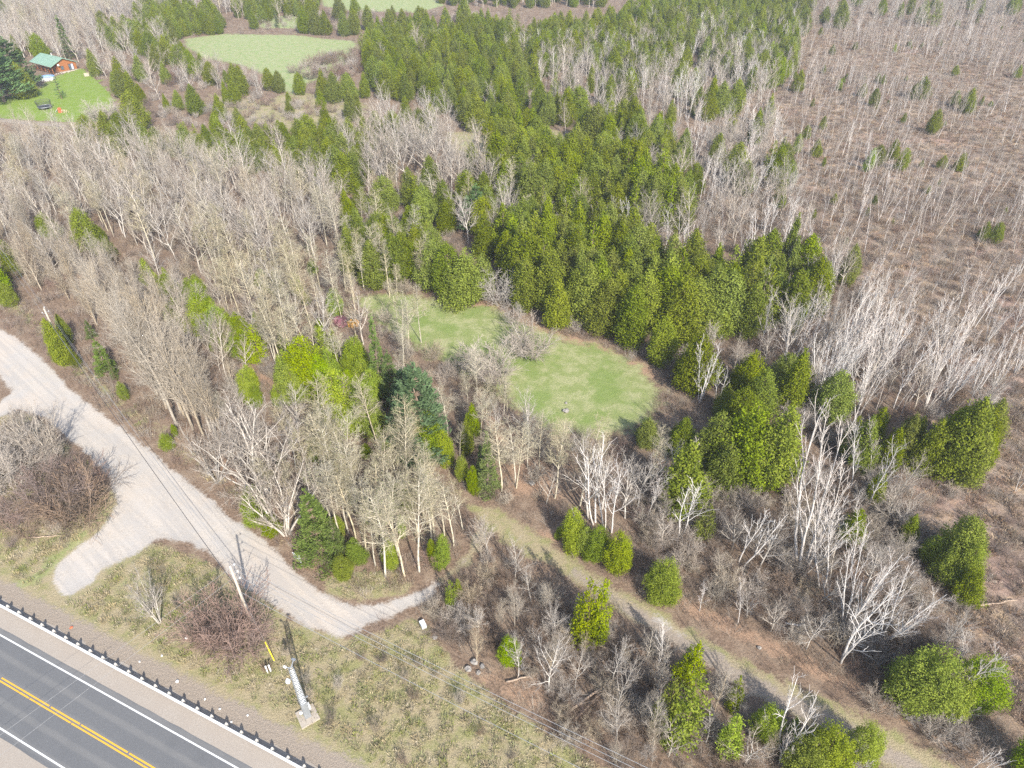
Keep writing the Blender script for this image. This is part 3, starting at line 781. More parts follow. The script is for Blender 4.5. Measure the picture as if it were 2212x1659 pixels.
for i in range(3):   # maples and ashes: rounder, grey
    bare('bare_tree', 'round-headed grey', 520 + i, 15, [((0, 0, -.3), UP, 15, .20)],
         [Lv(0, 0, 0, 0, 0, 0, 0, 0, 7, .05, .04, tip=.18), Lv(15, .22, .97, .68, .15, .50, .55, .66, 6, .10, .10, .018), Lv(7, .2, .98, .6, .2, .42, .35, .62, 4, .13, .06, .011), Lv(5, .15, 1, .6, .25, .46, .2, .7, 2, .12, .03, .0075)],
         'grey_bark', 'grey_twig')
for i in range(2):   # tan poplars with steep limbs
    bare('bare_tree', 'tan narrow-crowned', 540 + i, 16, [((0, 0, -.3), UP, 16, .18)],
         [Lv(0, 0, 0, 0, 0, 0, 0, 0, 8, .04, .04, tip=.16), Lv(22, .18, .98, .55, .12, .36, .55, .5, 5, .08, .14, .012), Lv(7, .2, .98, .6, .2, .42, .3, .6, 3, .12, .08, .010), Lv(6, .15, 1, .6, .25, .5, .2, .7, 2, .12, .04, .0085)],
         'tan_twig', 'tan_twig')
for i in range(2):   # vase shaped, many stems from the ground
    bare('bare_tree', 'many-stemmed vase-shaped', 560 + i, 11, stem_fan(R_, 7, .38, 10, .11, .2),
         [Lv(0, 0, 0, 0, 0, 0, 0, 0, 7, .06, .05, tip=.18), Lv(8, .2, .97, .5, .15, .40, .45, .6, 5, .09, .05, .012), Lv(5, .2, .98, .55, .2, .48, .3, .65, 3, .12, .04, .009), Lv(5, .15, 1, .6, .25, .5, .2, .7, 2, .12, .02, .008)],
         'grey_bark', 'grey_twig')
for i in range(3):   # birches, single leaning stem
    bare('birch_tree', 'single-stemmed', 600 + i, 14, [((0, 0, -.3), (R_.uniform(-.1, .1), R_.uniform(-.1, .1), 1), 14, .115)],
         [Lv(0, 0, 0, 0, 0, 0, 0, 0, 8, .05, .05, tip=.2), Lv(13, .25, .98, .40, .12, .33, .5, .58, 6, .075, .11, .02), Lv(5, .2, .98, .5, .2, .42, .3, .62, 3, .12, .07, .015), Lv(4, .2, 1, .5, .25, .5, .2, .7, 2, .12, .03, .007)],
         'birch_bark', 'birch_twig', heavy=2)
for i, n in enumerate((3, 4, 5)):   # birch clumps
    bare('birch_tree', 'clump-forming', 620 + i, 16, stem_fan(R_, n, .19, 15, .13, .28),
         [Lv(0, 0, 0, 0, 0, 0, 0, 0, 9, .045, .04, tip=.2), Lv(11, .2, .98, .38, .12, .32, .5, .55, 6, .075, .11, .02), Lv(4, .2, .98, .45, .18, .42, .3, .62, 3, .10, .09, .014), Lv(3, .2, 1, .5, .25, .5, .2, .7, 2, .12, .03, .007)],
         'birch_bark', 'birch_twig', heavy=2)
for i in range(2):   # dead birch with stub limbs
    bare('birch_tree', 'stark stub-limbed', 640 + i, 12, stem_fan(R_, 2, .18, 12, .11, .2),
         [Lv(0, 0, 0, 0, 0, 0, 0, 0, 8, .05, .05, tip=.2), Lv(10, .28, .98, .45, .15, .33, .5, .62, 5, .09, .11, .02), Lv(4, .3, .98, .45, .2, .45, .3, .65, 3, .11, .09, .013)],
         'birch_bark', 'birch_bark')
for i in range(4):   # thin marsh saplings
    bare('birch_sapling', ('whip-thin', 'slender', 'pale slender', 'forked')[i], 660 + i, 8, [((0, 0, -.2), (R_.uniform(-.12, .12), R_.uniform(-.12, .12), 1), 8, .065)] + ([((.1, 0, -.2), (.25, .1, 1), 7, .05)] if i == 3 else []),
         [Lv(0, 0, 0, 0, 0, 0, 0, 0, 6, .05, .05, tip=.25), Lv(13, .25, .98, .42, .12, .26, .45, .55, 3, .09, .10, .012), Lv(5, .2, 1, .5, .2, .5, .3, .7, 2, .12, .04, .0095)],
         ('sapling_bark', 'grey_bark', 'birch_bark', 'sapling_bark')[i], 'sapling_twig', heavy=0)
for i in range(5):   # shrubs
    r = random.Random(700 + i)
    bare('shrub', ('dense rounded', 'tangled brown', 'wiry upright', 'reddish twiggy', 'pale grey')[i], 700 + i, 4, stem_fan(r, 11, (.75, .85, .4, .65, .6)[i], 3.6, .035, .25),
         [Lv(0, 0, 0, 0, 0, 0, 0, 0, 5, .10, .02, tip=.3), Lv(9, .12, .98, .65, .2, .48, .4, .6, 3, .14, .03, .011), Lv(7, .1, 1, .7, .25, .5, .2, .7, 2, .16, .02, .0085)],
         ('grey_bark', 'brush', 'tan_twig', 'brush_red', 'grey_bark')[i], ('grey_twig', 'brush', 'tan_twig', 'brush_red', 'grey_twig')[i], heavy=0)

# ------------------------------------------------------------------ planting: single trees read off the photograph
PL = []          # dicts kind, v, x, y, h, w
RP = random.Random(2024)
def plant(kind, vs, spots):
    for s in spots:
        b = gp(s[0], s[1]); h = max(1.2, height_at(b, s[2]))
        PL.append(dict(kind=kind, v=RP.choice(vs), x=b[0], y=b[1], h=h, w=s[3] if len(s) > 3 else 1.0, ex=True))
# cedars behind the clearing, from its left end round to the marsh
plant('cedar_tree', (2, 2, 5), [(935, 622, 521, 1.05), (972, 641, 525), (1008, 655, 536, 1.15), (1042, 641, 546)])
plant('cedar_tree', (0, 1, 4), [(808, 620, 520, 1.1), (761, 592, 485), (873, 602, 503, 1.1), (863, 566, 467), (904, 548, 485), (1118, 640, 555), (1134, 668, 560, 1.15), (1204, 708, 605, 1.2), (1240, 692, 584),
                               (1266, 700, 568), (1308, 719, 600, 1.1), (1290, 690, 556), (1355, 690, 560, 1.1), (1360, 748, 620, 1.1), (1330, 700, 585), (1425, 787, 685, 1.1), (1433, 692, 548, 1.2), (1400, 680, 553), (1095, 600, 500)])
plant('cedar_tree', (1, 2, 3), [(1462, 737, 597, 1.25), (1490, 725, 600, 1.2), (1550, 726, 641, 1.2), (1560, 716, 584, 1.2), (1600, 700, 566, 1.1), (1530, 690, 570), (1662, 692, 592, 1.2), (1702, 684, 597), (1650, 642, 540), (1748, 642, 550, 1.2), (1770, 640, 565)])
plant('cedar_tree', (0,), [(1688, 610, 464, .62), (1693, 640, 520, .8)])
# cedars between clearing, marsh and trail
plant('cedar_tree', (1, 2, 3, 5), [(1394, 962, 900, 1.1), (1467, 988, 903, 1.1), (1535, 1010, 890, 1.1), (1600, 1024, 868, 1.1), (1638, 1042, 944, 1.2), (1576, 1012, 945, 1.2), (1590, 934, 836), (1632, 900, 795), (1560, 900, 830), (1662, 1040, 880),
                                  (1500, 1010, 930), (1690, 840, 765, 1.1), (1730, 860, 790), (1610, 850, 755), (1560, 1050, 960, 1.2)])
plant('cedar_tree', (0,), [(1466, 1108, 960, 1.15)])
plant('cedar_tree', (1, 3), [(2042, 1032, 862, .85), (2020, 1010, 880, .9), (2062, 1000, 865, .85), (2120, 955, 862, .9), (2095, 990, 880, .9), (2075, 1042, 930, .95), (2105, 1010, 930, .9), (2010, 1000, 905, .9), (1982, 1024, 905, .7), (1960, 985, 900, .7), (1935, 1000, 895, .8), (1844, 1012, 900, .8), (1825, 985, 900, .7), (1878, 1092, 1015, .7), (1951, 1172, 1112, .8), (1880, 960, 880, .8), (1905, 1020, 925, .8)])
plant('cedar_tree', (2, 6, 5), [(2050, 1228, 1120, .9), (2000, 1216, 1160, 1.0), (2066, 1262, 1180, .9), (2078, 1296, 1225, .8), (2030, 1250, 1180, .9), (2072, 1215, 1135, .8)])
plant('cedar_tree', (7, 6), [(1290, 1208, 1138, 1.0), (1262, 1195, 1140, .9), (1235, 1180, 1098, .8), (1209, 1160, 1138, 1.1), (1331, 1236, 1152, .9), (1428, 1288, 1213, 1.0), (1975, 1522, 1412, 1.0), (1945, 1500, 1430), (2084, 1522, 1428, 1.0), (2040, 1524, 1450, 1.1),
                            (1764, 1664, 1578, .9), (1730, 1670, 1600), (1852, 1634, 1570, .8), (1646, 1592, 1530, .8), (2208, 1668, 1588, 1.0), (1100, 1432, 1378, .75)])
plant('cedar_tree', (8, 9, 8), [(1264, 1388, 1255, .8), (1292, 1378, 1252, .6), (1485, 1488, 1388, .7), (1474, 1462, 1395, .6), (1576, 1532, 1463, .75), (1563, 1634, 1546, .75), (1700, 1600, 1550, .7), (977, 1312, 1255, .8), (990, 1290, 1250, .7), (1470, 1596, 1462, 1.0), (1430, 1588, 1470, .7), (1440, 1600, 1520, .8)])
plant('bare_tree', (5,), [(1408, 1606, 1470, .5)])
# evergreens by the gravel road and in the wood behind it
plant('pine_tree', (1,), [(698, 1214, 1062, .9), (732, 1206, 1120, .75)])
plant('pine_tree', (0,), [(912, 988, 792, 1.15), (880, 930, 800, .9), (1030, 500, 400, 1.15), (1010, 505, 425, .9), (10, 220, 74, 1.6), (48, 196, 84, 1.5), (-20, 205, 78, 1.5)])
plant('pine_tree', (1, 2), [(825, 855, 685, .85), (850, 870, 760, .8), (234, 808, 735, .95), (250, 820, 765, .9), (200, 730, 692, .9)])
plant('pine_tree', (2,), [(1055, 1066, 938, 1.1), (1040, 1040, 960), (153, 126, 36, 1.3), (600, 60, 20), (995, 30, -12)])
plant('pine_tree', (3,), [(134, 214, 166, 1.2)])
plant('cedar_tree', (6, 7), [(795, 938, 832, .95), (735, 922, 800, 1.1), (670, 852, 730, 1.1), (700, 860, 770, 1.0), (760, 870, 800), (640, 845, 790, .9), (930, 994, 888, 1.0), (960, 1000, 930, .8), (743, 1246, 1205, 1.2), (770, 1215, 1165, 1.0), (960, 1222, 1155, .7), (935, 1212, 1165, .6), (847, 1230, 1165, .7),
                            (534, 780, 715, 1.1), (510, 772, 720, 1.0), (482, 742, 660, 1.0), (500, 760, 690), (443, 728, 648, 1.0), (460, 735, 670), (417, 655, 600, 1.0), (440, 690, 630), (365, 640, 593, 1.0), (390, 650, 605), (320, 600, 558, .9), (541, 872, 800, .9), (560, 880, 830, .9), (600, 880, 840, .8), (547, 845, 790),
                            (364, 971, 938, 1.0), (271, 864, 825, .9), (560, 1128, 1055, .8), (592, 1154, 1113, 1.0), (880, 1100, 1050, .7), (800, 1130, 1080, .6), (735, 1160, 1115, .7), (1022, 1065, 1008, .7), (1000, 1040, 985, .6), (870, 1160, 1115, .5), (760, 1090, 1040, .7), (690, 1000, 950)])
plant('cedar_tree', (0, 4), [(1022, 942, 872, .9), (1010, 980, 905, .8), (380, 942, 917, .9), (141, 787, 690, .8), (130, 782, 735, 1.0), (169, 794, 750, .9), (150, 742, 680, .7)])
plant('cedar_tree', (2, 5, 6), [(115, 516, 456, 1.0), (100, 510, 465), (198, 546, 450, .8), (221, 530, 485), (240, 560, 510), (215, 550, 505), (15, 578, 510, 1.1), (-15, 570, 505, 1.1), (5, 644, 560, 1.1), (30, 600, 540), (-20, 640, 560), (25, 660, 610)])
# meadow and house cedars
plant('cedar_tree', (1, 1, 2, 0), [(427, 248, 182, 1.1), (480, 262, 203, 1.2), (492, 226, 173, .8), (388, 238, 194, 1.1), (363, 240, 202), (516, 192, 148, .9), (490, 180, 150), (300, 282, 195, 1.1), (470, 290, 243, .9), (520, 285, 232, 1.0), (551, 63, 22, 1.0), (268, 210, 150, 1.1), (290, 215, 152, 1.1), (255, 200, 155),
                                  (310, 225, 180), (60, 211, 135, 1.25), (210, 165, 105, .9), (585, 195, 146), (605, 200, 152), (650, 205, 155, .9), (700, 215, 150, 1.1), (725, 222, 155, 1.1), (755, 218, 156, 1.1), (790, 212, 156, 1.1), (760, 262, 192, 1.1), (775, 255, 200), (830, 200, 130, 1.1),
                                  (660, 72, 15, 1.1), (685, 75, 15, 1.1), (705, 76, 22), (745, 78, 22), (765, 75, 25), (320, 62, 18), (345, 66, 12), (370, 66, 18), (395, 66, 20), (420, 68, 20), (445, 68, 18), (465, 66, 25), (1040, 72, 18, .8), (262, 110, 60), (290, 100, 55), (310, 120, 62), (340, 125, 70), (365, 135, 75), (390, 128, 95)])
plant('cedar_tree', (1, 2, 3), [(1032, 285, 205, 1.15), (1050, 283, 220), (1075, 245, 180, .8), (1100, 262, 175, .9), (1285, 320, 222, 1.1), (1265, 312, 235), (1255, 300, 240), (1312, 330, 245), (1380, 335, 255, .7), (1010, 270, 200), (975, 215, 140), (920, 205, 135), (890, 215, 172, .7)])
# birches
plant('birch_tree', (3, 4, 5), [(1730, 1238, 895, 1.0), (1823, 1358, 1158, 1.0), (1904, 1386, 1235, 1.15), (1803, 832, 640, 1.1), (1818, 820, 606, 1.1), (1886, 832, 680, 1.1), (1511, 868, 733, 1.05), (2021, 806, 628, 1.1), (2080, 832, 738, 1.1), (1850, 900, 760, 1.0), (1685, 1650, 1575, 1.0)])
plant('birch_tree', (3, 4, 5, 0), [(1762, 862, 700), (1790, 850, 660), (1838, 872, 690), (1872, 850, 670), (1930, 882, 720), (1962, 868, 700), (2000, 884, 730), (2042, 868, 720), (2100, 852, 720), (2150, 832, 710), (2192, 806, 690), (1900, 780, 640), (1950, 740, 640), (2060, 760, 650), (2130, 740, 640), (2190, 720, 620), (1850, 740, 620)])
plant('birch_tree', (0, 1, 2, 6, 7), [(1742, 1232, 1088), (1820, 1428, 1262, 1.3), (1961, 795, 680), (2118, 832, 758), (2146, 652, 568), (2180, 646, 596), (1777, 738, 628), (1792, 600, 545), (1545, 870, 772), (1876, 1030, 910), (1873, 1105, 932), (2073, 1024, 952), (2105, 914, 855), (2058, 1455, 1352), (2055, 1535, 1388), (1688, 1620, 1470), (1818, 1672, 1612),
                                  (2092, 1672, 1604), (1420, 1440, 1342, .7), (1511, 1320, 1240), (1594, 1346, 1268), (1660, 1615, 1556), (1285, 1131, 940), (1305, 1141, 984), (1321, 1150, 968, 1.2), (1397, 1118, 974), (1470, 1157, 1005), (1245, 1178, 1088, .8), (1428, 244, 127), (1485, 255, 145), (1501, 236, 140), (1560, 185, 114), (1527, 112, 64),
                                  (1623, 116, 70), (1360, 228, 150), (1300, 223, 160), (1271, 228, 172), (1172, 155, 122), (1178, 198, 165), (1373, 250, 212), (1462, 255, 176), (1537, 416, 298), (1584, 416, 278), (1657, 392, 320), (1206, 497, 424), (1472, 562, 475), (1483, 560, 480), (1555, 568, 488), (1597, 562, 484), (1256, 495, 460), (863, 448, 388), (907, 432, 384),
                                  (610, 440, 330, 1.3), (208, 422, 294), (236, 398, 294), (268, 418, 296), (310, 398, 318), (365, 398, 322), (450, 402, 328), (88, 110, 26), (2037, 48, 6), (2092, 64, 12), (1630, 420, 330), (1610, 395, 310), (1520, 420, 330), (1560, 440, 345), (1700, 560, 470), (1640, 560, 450)])
# aspens in the fork of the gravel road, and pale poplars in the wood
plant('bare_tree', (0, 1, 2, 3), [(874, 1245, 1040), (906, 1235, 1038), (833, 1246, 1045), (960, 1157, 1010), (932, 1175, 990), (940, 1170, 985), (738, 1173, 1000), (769, 1165, 1005), (753, 1152, 985), (815, 1165, 980), (886, 1139, 965), (834, 1092, 925), (722, 1053, 873), (750, 1118, 878), (700, 1035, 862), (771, 1105, 915), (845, 1053, 925),
                                  (1000, 1144, 1018), (662, 1066, 980), (636, 1076, 962), (811, 1222, 1085), (850, 1157, 1025), (790, 1190, 1030), (905, 1180, 1015), (860, 1200, 1030), (790, 1130, 940), (730, 1100, 900), (680, 1060, 890), (920, 1130, 990), (980, 1180, 1040),
                                  (1037, 946, 835), (1084, 1061, 890), (1113, 1050, 912), (1095, 892, 812), (1199, 1076, 920), (1115, 1055, 912), (1165, 1014, 874), (1253, 1092, 906), (1060, 930, 850), (1140, 1010, 905), (1215, 1010, 890), (1010, 880, 800),
                                  (628, 807, 650), (641, 805, 670), (595, 781, 595), (660, 672, 538), (571, 652, 543), (842, 641, 520), (858, 633, 566), (906, 615, 552), (795, 604, 525), (871, 763, 640), (884, 755, 618), (722, 729, 662), (610, 790, 640), (560, 700, 560), (520, 690, 550), (620, 720, 580), (690, 690, 575), (480, 640, 545), (540, 660, 540), (740, 700, 600), (770, 730, 640)])
plant('bare_tree', (7, 8), [(383, 920, 618), (400, 902, 640), (417, 928, 655), (440, 942, 690), (455, 932, 705), (340, 852, 608), (360, 882, 600), (470, 952, 740), (330, 832, 588), (300, 790, 570), (430, 915, 660), (485, 955, 760), (350, 860, 630), (390, 890, 610), (280, 760, 560), (250, 720, 540)])
plant('bare_tree', (9, 10), [(618, 1154, 985, 1.1), (575, 1072, 880, 1.3), (100, 1010, 880, 1.0), (125, 1000, 885, .9), (60, 990, 890), (470, 1040, 900, 1.0), (520, 1010, 880, 1.1), (345, 1345, 1240, .6), (1015, 505, 425)])
plant('bare_tree', (4, 5, 6), [(190, 440, 300), (400, 500, 340), (330, 520, 360), (300, 480, 330), (470, 520, 360), (520, 530, 370), (560, 500, 380), (620, 520, 400), (660, 510, 410), (700, 520, 420), (440, 560, 420), (380, 560, 420), (350, 530, 400), (240, 470, 350), (800, 390, 280, 1.1), (840, 400, 270), (880, 405, 245), (920, 395, 232, 1.1), (950, 390, 232), (980, 400, 270),
                                (1010, 410, 300), (860, 380, 260), (1040, 400, 310), (760, 380, 300), (720, 370, 310), (345, 215, 125), (240, 150, 95), (205, 130, 80), (1230, 150, 80), (1200, 140, 85), (1255, 160, 90), (1350, 170, 105), (1410, 160, 90), (1280, 150, 95), (1510, 80, 10), (1530, 70, 8), (1420, 335, 260, 1.2), (1440, 340, 270), (1570, 350, 250),
                                (1445, 1090, 960), (1300, 1100, 960), (1350, 1120, 985), (1180, 1090, 1000), (1270, 1120, 930), (1480, 1130, 1040), (1580, 1190, 1080), (1640, 1230, 1100), (1330, 1540, 1390, .5)])
plant('bare_tree', (4,), [(1185, 1495, 1360, .8)])
# shrubs
plant('shrub', (0, 4), [(1056, 820, 727, 1.3), (1030, 800, 745, 1.2), (1075, 830, 755), (1147, 773, 688, 1.3), (1125, 760, 700), (1084, 660, 572, 1.1), (225, 262, 205, 1.2), (245, 255, 215, 1.2), (205, 258, 225), (1110, 700, 650), (1245, 715, 680), (990, 815, 760)])
plant('shrub', (3, 1), [(175, 1120, 1020, 1.1), (195, 1090, 1010, 1.1), (150, 1100, 1000, 1.1), (120, 1070, 990), (205, 1060, 1005), (140, 1130, 1040), (30, 1140, 1080), (60, 1130, 1070), (170, 1050, 985), (490, 1380, 1290, 1.2), (520, 1395, 1300, 1.2), (455, 1370, 1310, 1.1), (540, 1400, 1330), (470, 1395, 1330)])
plant('shrub', (0, 4), [(25, 1060, 950, 1.1), (-10, 1050, 940, 1.1), (55, 1040, 960), (80, 1020, 940), (10, 990, 920)])
# marsh evergreens
plant('cedar_tree', (1, 2, 6), [(1985, 215, 165, 1.4), (1970, 215, 180, 1.2), (2085, 245, 190, 1.1), (2060, 230, 195), (2010, 290, 235, .8), (1775, 280, 250), (1875, 370, 320, .8), (1890, 360, 312), (1945, 370, 320, 1.0), (1925, 345, 300), (2032, 365, 335, 1.2), (2070, 370, 330), (2145, 525, 480, .9), (2120, 520, 478), (1820, 180, 165), (1810, 195, 170),
                                (1930, 115, 95), (1990, 105, 92), (2060, 165, 140), (1700, 170, 130), (1680, 165, 120), (1720, 200, 150), (1660, 140, 90), (1620, 200, 140), (1640, 180, 110), (1740, 300, 270), (1720, 330, 290), (1760, 340, 300), (1700, 400, 345), (1680, 450, 400), (1860, 210, 180), (1885, 230, 190), (1905, 185, 160), (2195, 170, 140), (1795, 120, 95), (1845, 110, 90), (2030, 100, 85)])

# ------------------------------------------------------------------ planting: filling the stands
OPEN = [(gpoly(p), m) for p, m in ((ROAD, 1.0), (TRAIL, .4), (CLEAR, -.3), (FIELD, 0), (FIELD2, 0), (HLAWN, 0), (WEDGE, .5), (LANE, .3), (VERGE, 0), (WEDGE2, 0))]
hwy = np.array([hp(S0, -30)[:2], hp(S1, -30)[:2], hp(S1, grT + 3)[:2], hp(S0, grT + 3)[:2]])
OPEN.append((hwy, .5))
def keep_off(P, skip=()):
    ok = np.ones(len(P), bool)
    for k, (poly, m) in enumerate(OPEN):
        if k in skip: continue
        ok &= signed_dist(P, poly) < -m
    return ok
def fill(pix, kinds, spacing, hr, zmid=4.0, seed=0, w=(.9, 1.15), dens=1.0, skip=(), patchy=0):
    """kinds: [(kind, variants, share)]; the outline is of the crowns as seen, zmid the height it is read at"""
    r = np.random.default_rng(seed + 9000)
    poly = gpoly(pix, zmid); lo, hi = poly.min(0), poly.max(0)
    xs = np.arange(lo[0], hi[0], spacing); ys = np.arange(lo[1], hi[1], spacing * .87)
    X, Y = np.meshgrid(xs, ys); X = X + (np.arange(len(ys)) % 2)[:, None] * spacing * .5
    P = np.stack([X.ravel(), Y.ravel()], 1) + r.uniform(-.42, .42, (X.size, 2)) * spacing
    P = P[r.random(len(P)) < dens]
    P = P[signed_dist(P, poly) > 0] if len(P) else P
    if patchy and len(P):
        f = np.sin(P[:, 0] * .071 + 1.3 * np.sin(P[:, 1] * .043)) + np.sin(P[:, 1] * .058 + 1.7 * np.sin(P[:, 0] * .037 + 1)) + np.sin((P[:, 0] + P[:, 1]) * .13) * .5
        P = P[r.random(len(P)) < np.clip(.5 + patchy * f, .08, 1)]
    if not len(P): return
    P = P[keep_off(P, skip)]
    E_ = np.array([(q['x'], q['y']) for q in PL if q.get('ex') and q['kind'] == kinds[0][0]])
    sh = np.cumsum([k[2] for k in kinds]); sh = sh / sh[-1]
    for p in P:
        if len(E_) and ((E_ - p) ** 2).sum(1).min() < (spacing * .55) ** 2: continue
        k = kinds[int(np.searchsorted(sh, r.random()))]
        hh = hr if not isinstance(hr, dict) else hr[k[0]]
        PL.append(dict(kind=k[0], v=int(r.choice(k[1])), x=p[0], y=p[1], h=r.uniform(*hh), w=r.uniform(*w)))
CE = ('cedar_tree', (0, 1, 1, 2, 3, 4, 5), 1.0)
def C(s): return ('cedar_tree', (0, 1, 1, 2, 3, 4, 9), s)
def CB(s): return ('cedar_tree', (6, 7, 8), s)
def GR(s): return ('bare_tree', (4, 5, 6), s)
def AS(s): return ('bare_tree', (0, 1, 2, 3), s)
def TA(s): return ('bare_tree', (7, 8), s)
def BI(s): return ('birch_tree', (0, 1, 2, 6), s)
def SH(s, v=(0, 1, 2, 4)): return ('shrub', v, s)
def SA(s): return ('birch_sapling', (0, 1, 2, 3), s)
HT = {'cedar_tree': (7.5, 11.5), 'bare_tree': (9, 14), 'birch_tree': (9, 13), 'shrub': (2.2, 4.2), 'birch_sapling': (4.5, 9), 'pine_tree': (9, 13)}
# tall far stand
fill([(775, 95), (800, 62), (870, 38), (940, 50), (1000, 42), (1090, 50), (1180, 55), (1290, 45), (1440, 8), (1560, 20), (1690, 0), (1748, 0), (1740, 55), (1690, 95), (1640, 90), (1560, 80), (1500, 80), (1470, 115), (1400, 150), (1320, 165), (1265, 120), (1190, 110), (1165, 170),
      (1200, 205), (1290, 235), (1250, 262), (1150, 250), (1100, 258), (1060, 265), (1000, 250), (960, 225), (880, 195), (830, 190), (800, 150)], [C(1.0), GR(.05), SH(.08)], 5.8, {**HT, 'cedar_tree': (8, 12)}, 5, 1)
fill([(1290, 45), (1440, 8), (1560, -20), (1760, -30), (1748, 5), (1560, 30), (1440, 30), (1300, 60)], [C(1)], 5.5, (8, 12), 5, 2)
fill([(1160, 100), (1300, 90), (1480, 75), (1560, 80), (1640, 95), (1660, 200), (1560, 240), (1480, 260), (1350, 260), (1280, 230), (1200, 200), (1160, 165)], [GR(.45), BI(.25), C(.2), SA(.4)], 5.0, HT, 4, 3)
fill([(1480, 70), (1660, 60), (1740, 60), (1700, 150), (1640, 190), (1560, 150)], [C(.7), BI(.2), GR(.3)], 5.2, HT, 4, 4)
# mixed wood behind the clearing
fill([(1065, 345), (1150, 318), (1250, 328), (1330, 343), (1400, 362), (1490, 430), (1490, 472), (1400, 472), (1330, 452), (1240, 425), (1150, 432), (1070, 400)], [C(1)], 4.2, (9.5, 13.5), 5, 5)
fill([(1300, 255), (1400, 250), (1480, 300), (1500, 380), (1440, 400), (1380, 350), (1290, 320)], [C(.8), GR(.5)], 5, HT, 4, 6)
fill([(1090, 240), (1140, 240), (1170, 300), (1300, 335), (1100, 340), (1060, 300)], [C(1)], 4.5, (7, 11), 5, 66)
fill([(740, 430), (800, 405), (900, 395), (1000, 415), (1070, 400), (1240, 430), (1330, 460), (1270, 510), (1180, 490), (1130, 490), (1060, 540), (990, 500), (900, 480), (840, 500), (750, 485)], [C(.75), GR(.25), AS(.12), SH(.2)], 4.6, {**HT, 'cedar_tree': (7, 11)}, 4, 7)
fill([(1070, 500), (1130, 475), (1250, 512), (1330, 508), (1400, 545), (1440, 562), (1540, 582), (1640, 565), (1720, 565), (1785, 595), (1740, 655), (1690, 680), (1600, 690), (1500, 680), (1400, 680), (1300, 650), (1200, 630), (1120, 600)], [C(1), SH(.1)], 4.0, {**HT, 'cedar_tree': (10, 13.5)}, 5, 8)
fill([(1240, 470), (1330, 470), (1490, 480), (1560, 470), (1720, 480), (1800, 560), (1640, 550), (1500, 560), (1400, 530), (1330, 500)], [GR(.4), BI(.3), SA(.5), SH(.8)], 3.6, HT, 2, 9)
fill([(1490, 300), (1660, 230), (1700, 330), (1720, 470), (1560, 480), (1490, 400)], [GR(.5), BI(.35), SA(.6), SH(.4), C(.1)], 4.0, HT, 3, 10)
fill([(690, 560), (760, 500), (860, 500), (940, 520), (930, 600), (800, 640), (700, 640)], [SH(.6), AS(.5), C(.25)], 3.8, HT, 3, 11)
# belts left of the middle
fill([(155, 290), (240, 272), (300, 285), (400, 290), (520, 282), (600, 290), (680, 290), (770, 320), (760, 370), (700, 375), (600, 350), (470, 338), (380, 318), (250, 310), (150, 308)], [C(1), GR(.12)], 4.4, {**HT, 'cedar_tree': (6, 9.5)}, 4, 12)
fill([(640, 290), (770, 290), (830, 260), (800, 330), (770, 380), (690, 400), (640, 360)], [C(1), GR(.2)], 4.2, HT, 4, 13)
fill([(830, 230), (960, 240), (1010, 280), (1060, 320), (1060, 410), (940, 400), (800, 400), (760, 330)], [GR(.8), C(.15), SH(.6, (1, 2, 3))], 4.4, {**HT, 'bare_tree': (11, 15)}, 4, 14)
fill([(170, 330), (250, 312), (450, 350), (560, 365), (740, 395), (740, 520), (600, 545), (420, 545), (300, 520), (200, 450)], [GR(.7), TA(.1), AS(.2), SH(.5, (1, 2, 4))], 3.9, {**HT, 'bare_tree': (11, 16)}, 5, 15)
fill([(-60, 265), (60, 275), (170, 300), (200, 430), (220, 520), (120, 500), (-60, 500)], [GR(.6), TA(.2), AS(.2), SH(.6, (0, 1, 2, 4))], 4.0, {**HT, 'bare_tree': (9, 14)}, 4, 16)
fill([(-60, 500), (60, 500), (180, 530), (300, 590), (420, 690), (500, 790), (520, 870), (440, 880), (330, 800), (200, 680), (100, 610), (-60, 580)], [TA(.7), GR(.3), SH(.7, (1, 2, 3))], 3.3, {**HT, 'bare_tree': (8, 13)}, 4, 17)
fill([(300, 560), (420, 600), (520, 690), (560, 780), (500, 780), (430, 720), (330, 640)], [CB(.8), SH(.3), GR(.2)], 3.4, {**HT, 'cedar_tree': (3.5, 6.5)}, 2.5, 18)
fill([(430, 545), (560, 530), (700, 560), (760, 640), (800, 690), (740, 780), (640, 740), (560, 700), (480, 640)], [AS(.8), SH(.5), GR(.2), CB(.45)], 3.6, {**HT, 'bare_tree': (10, 14), 'cedar_tree': (3, 6)}, 4, 19)
fill([(540, 740), (640, 720), (760, 740), (820, 830), (780, 900), (640, 860)], [CB(.9), AS(.3), SH(.3)], 3.9, {**HT, 'cedar_tree': (5, 8)}, 3, 20)
fill([(440, 880), (560, 900), (660, 900), (680, 1030), (640, 1120), (560, 1060), (480, 980)], [GR(.3), AS(.4), SH(.9, (1, 2, 4)), CB(.1)], 3.4, {**HT, 'bare_tree': (7, 11), 'cedar_tree': (2, 4)}, 3, 21)
fill([(660, 890), (780, 870), (900, 940), (1000, 1040), (1000, 1150), (900, 1190), (780, 1170), (690, 1080)], [AS(.45), SH(.5, (1, 2, 3)), CB(.4)], 3.0, {**HT, 'bare_tree': (9, 15), 'cedar_tree': (2, 5)}, 4, 22)
fill([(760, 640), (860, 660), (960, 760), (1060, 820), (1110, 880), (1000, 870), (900, 800), (800, 740)], [SH(.8, (1, 2, 4)), AS(.35)], 3.6, {**HT, 'bare_tree': (8, 12)}, 3, 23, skip=(2,), dens=.7)
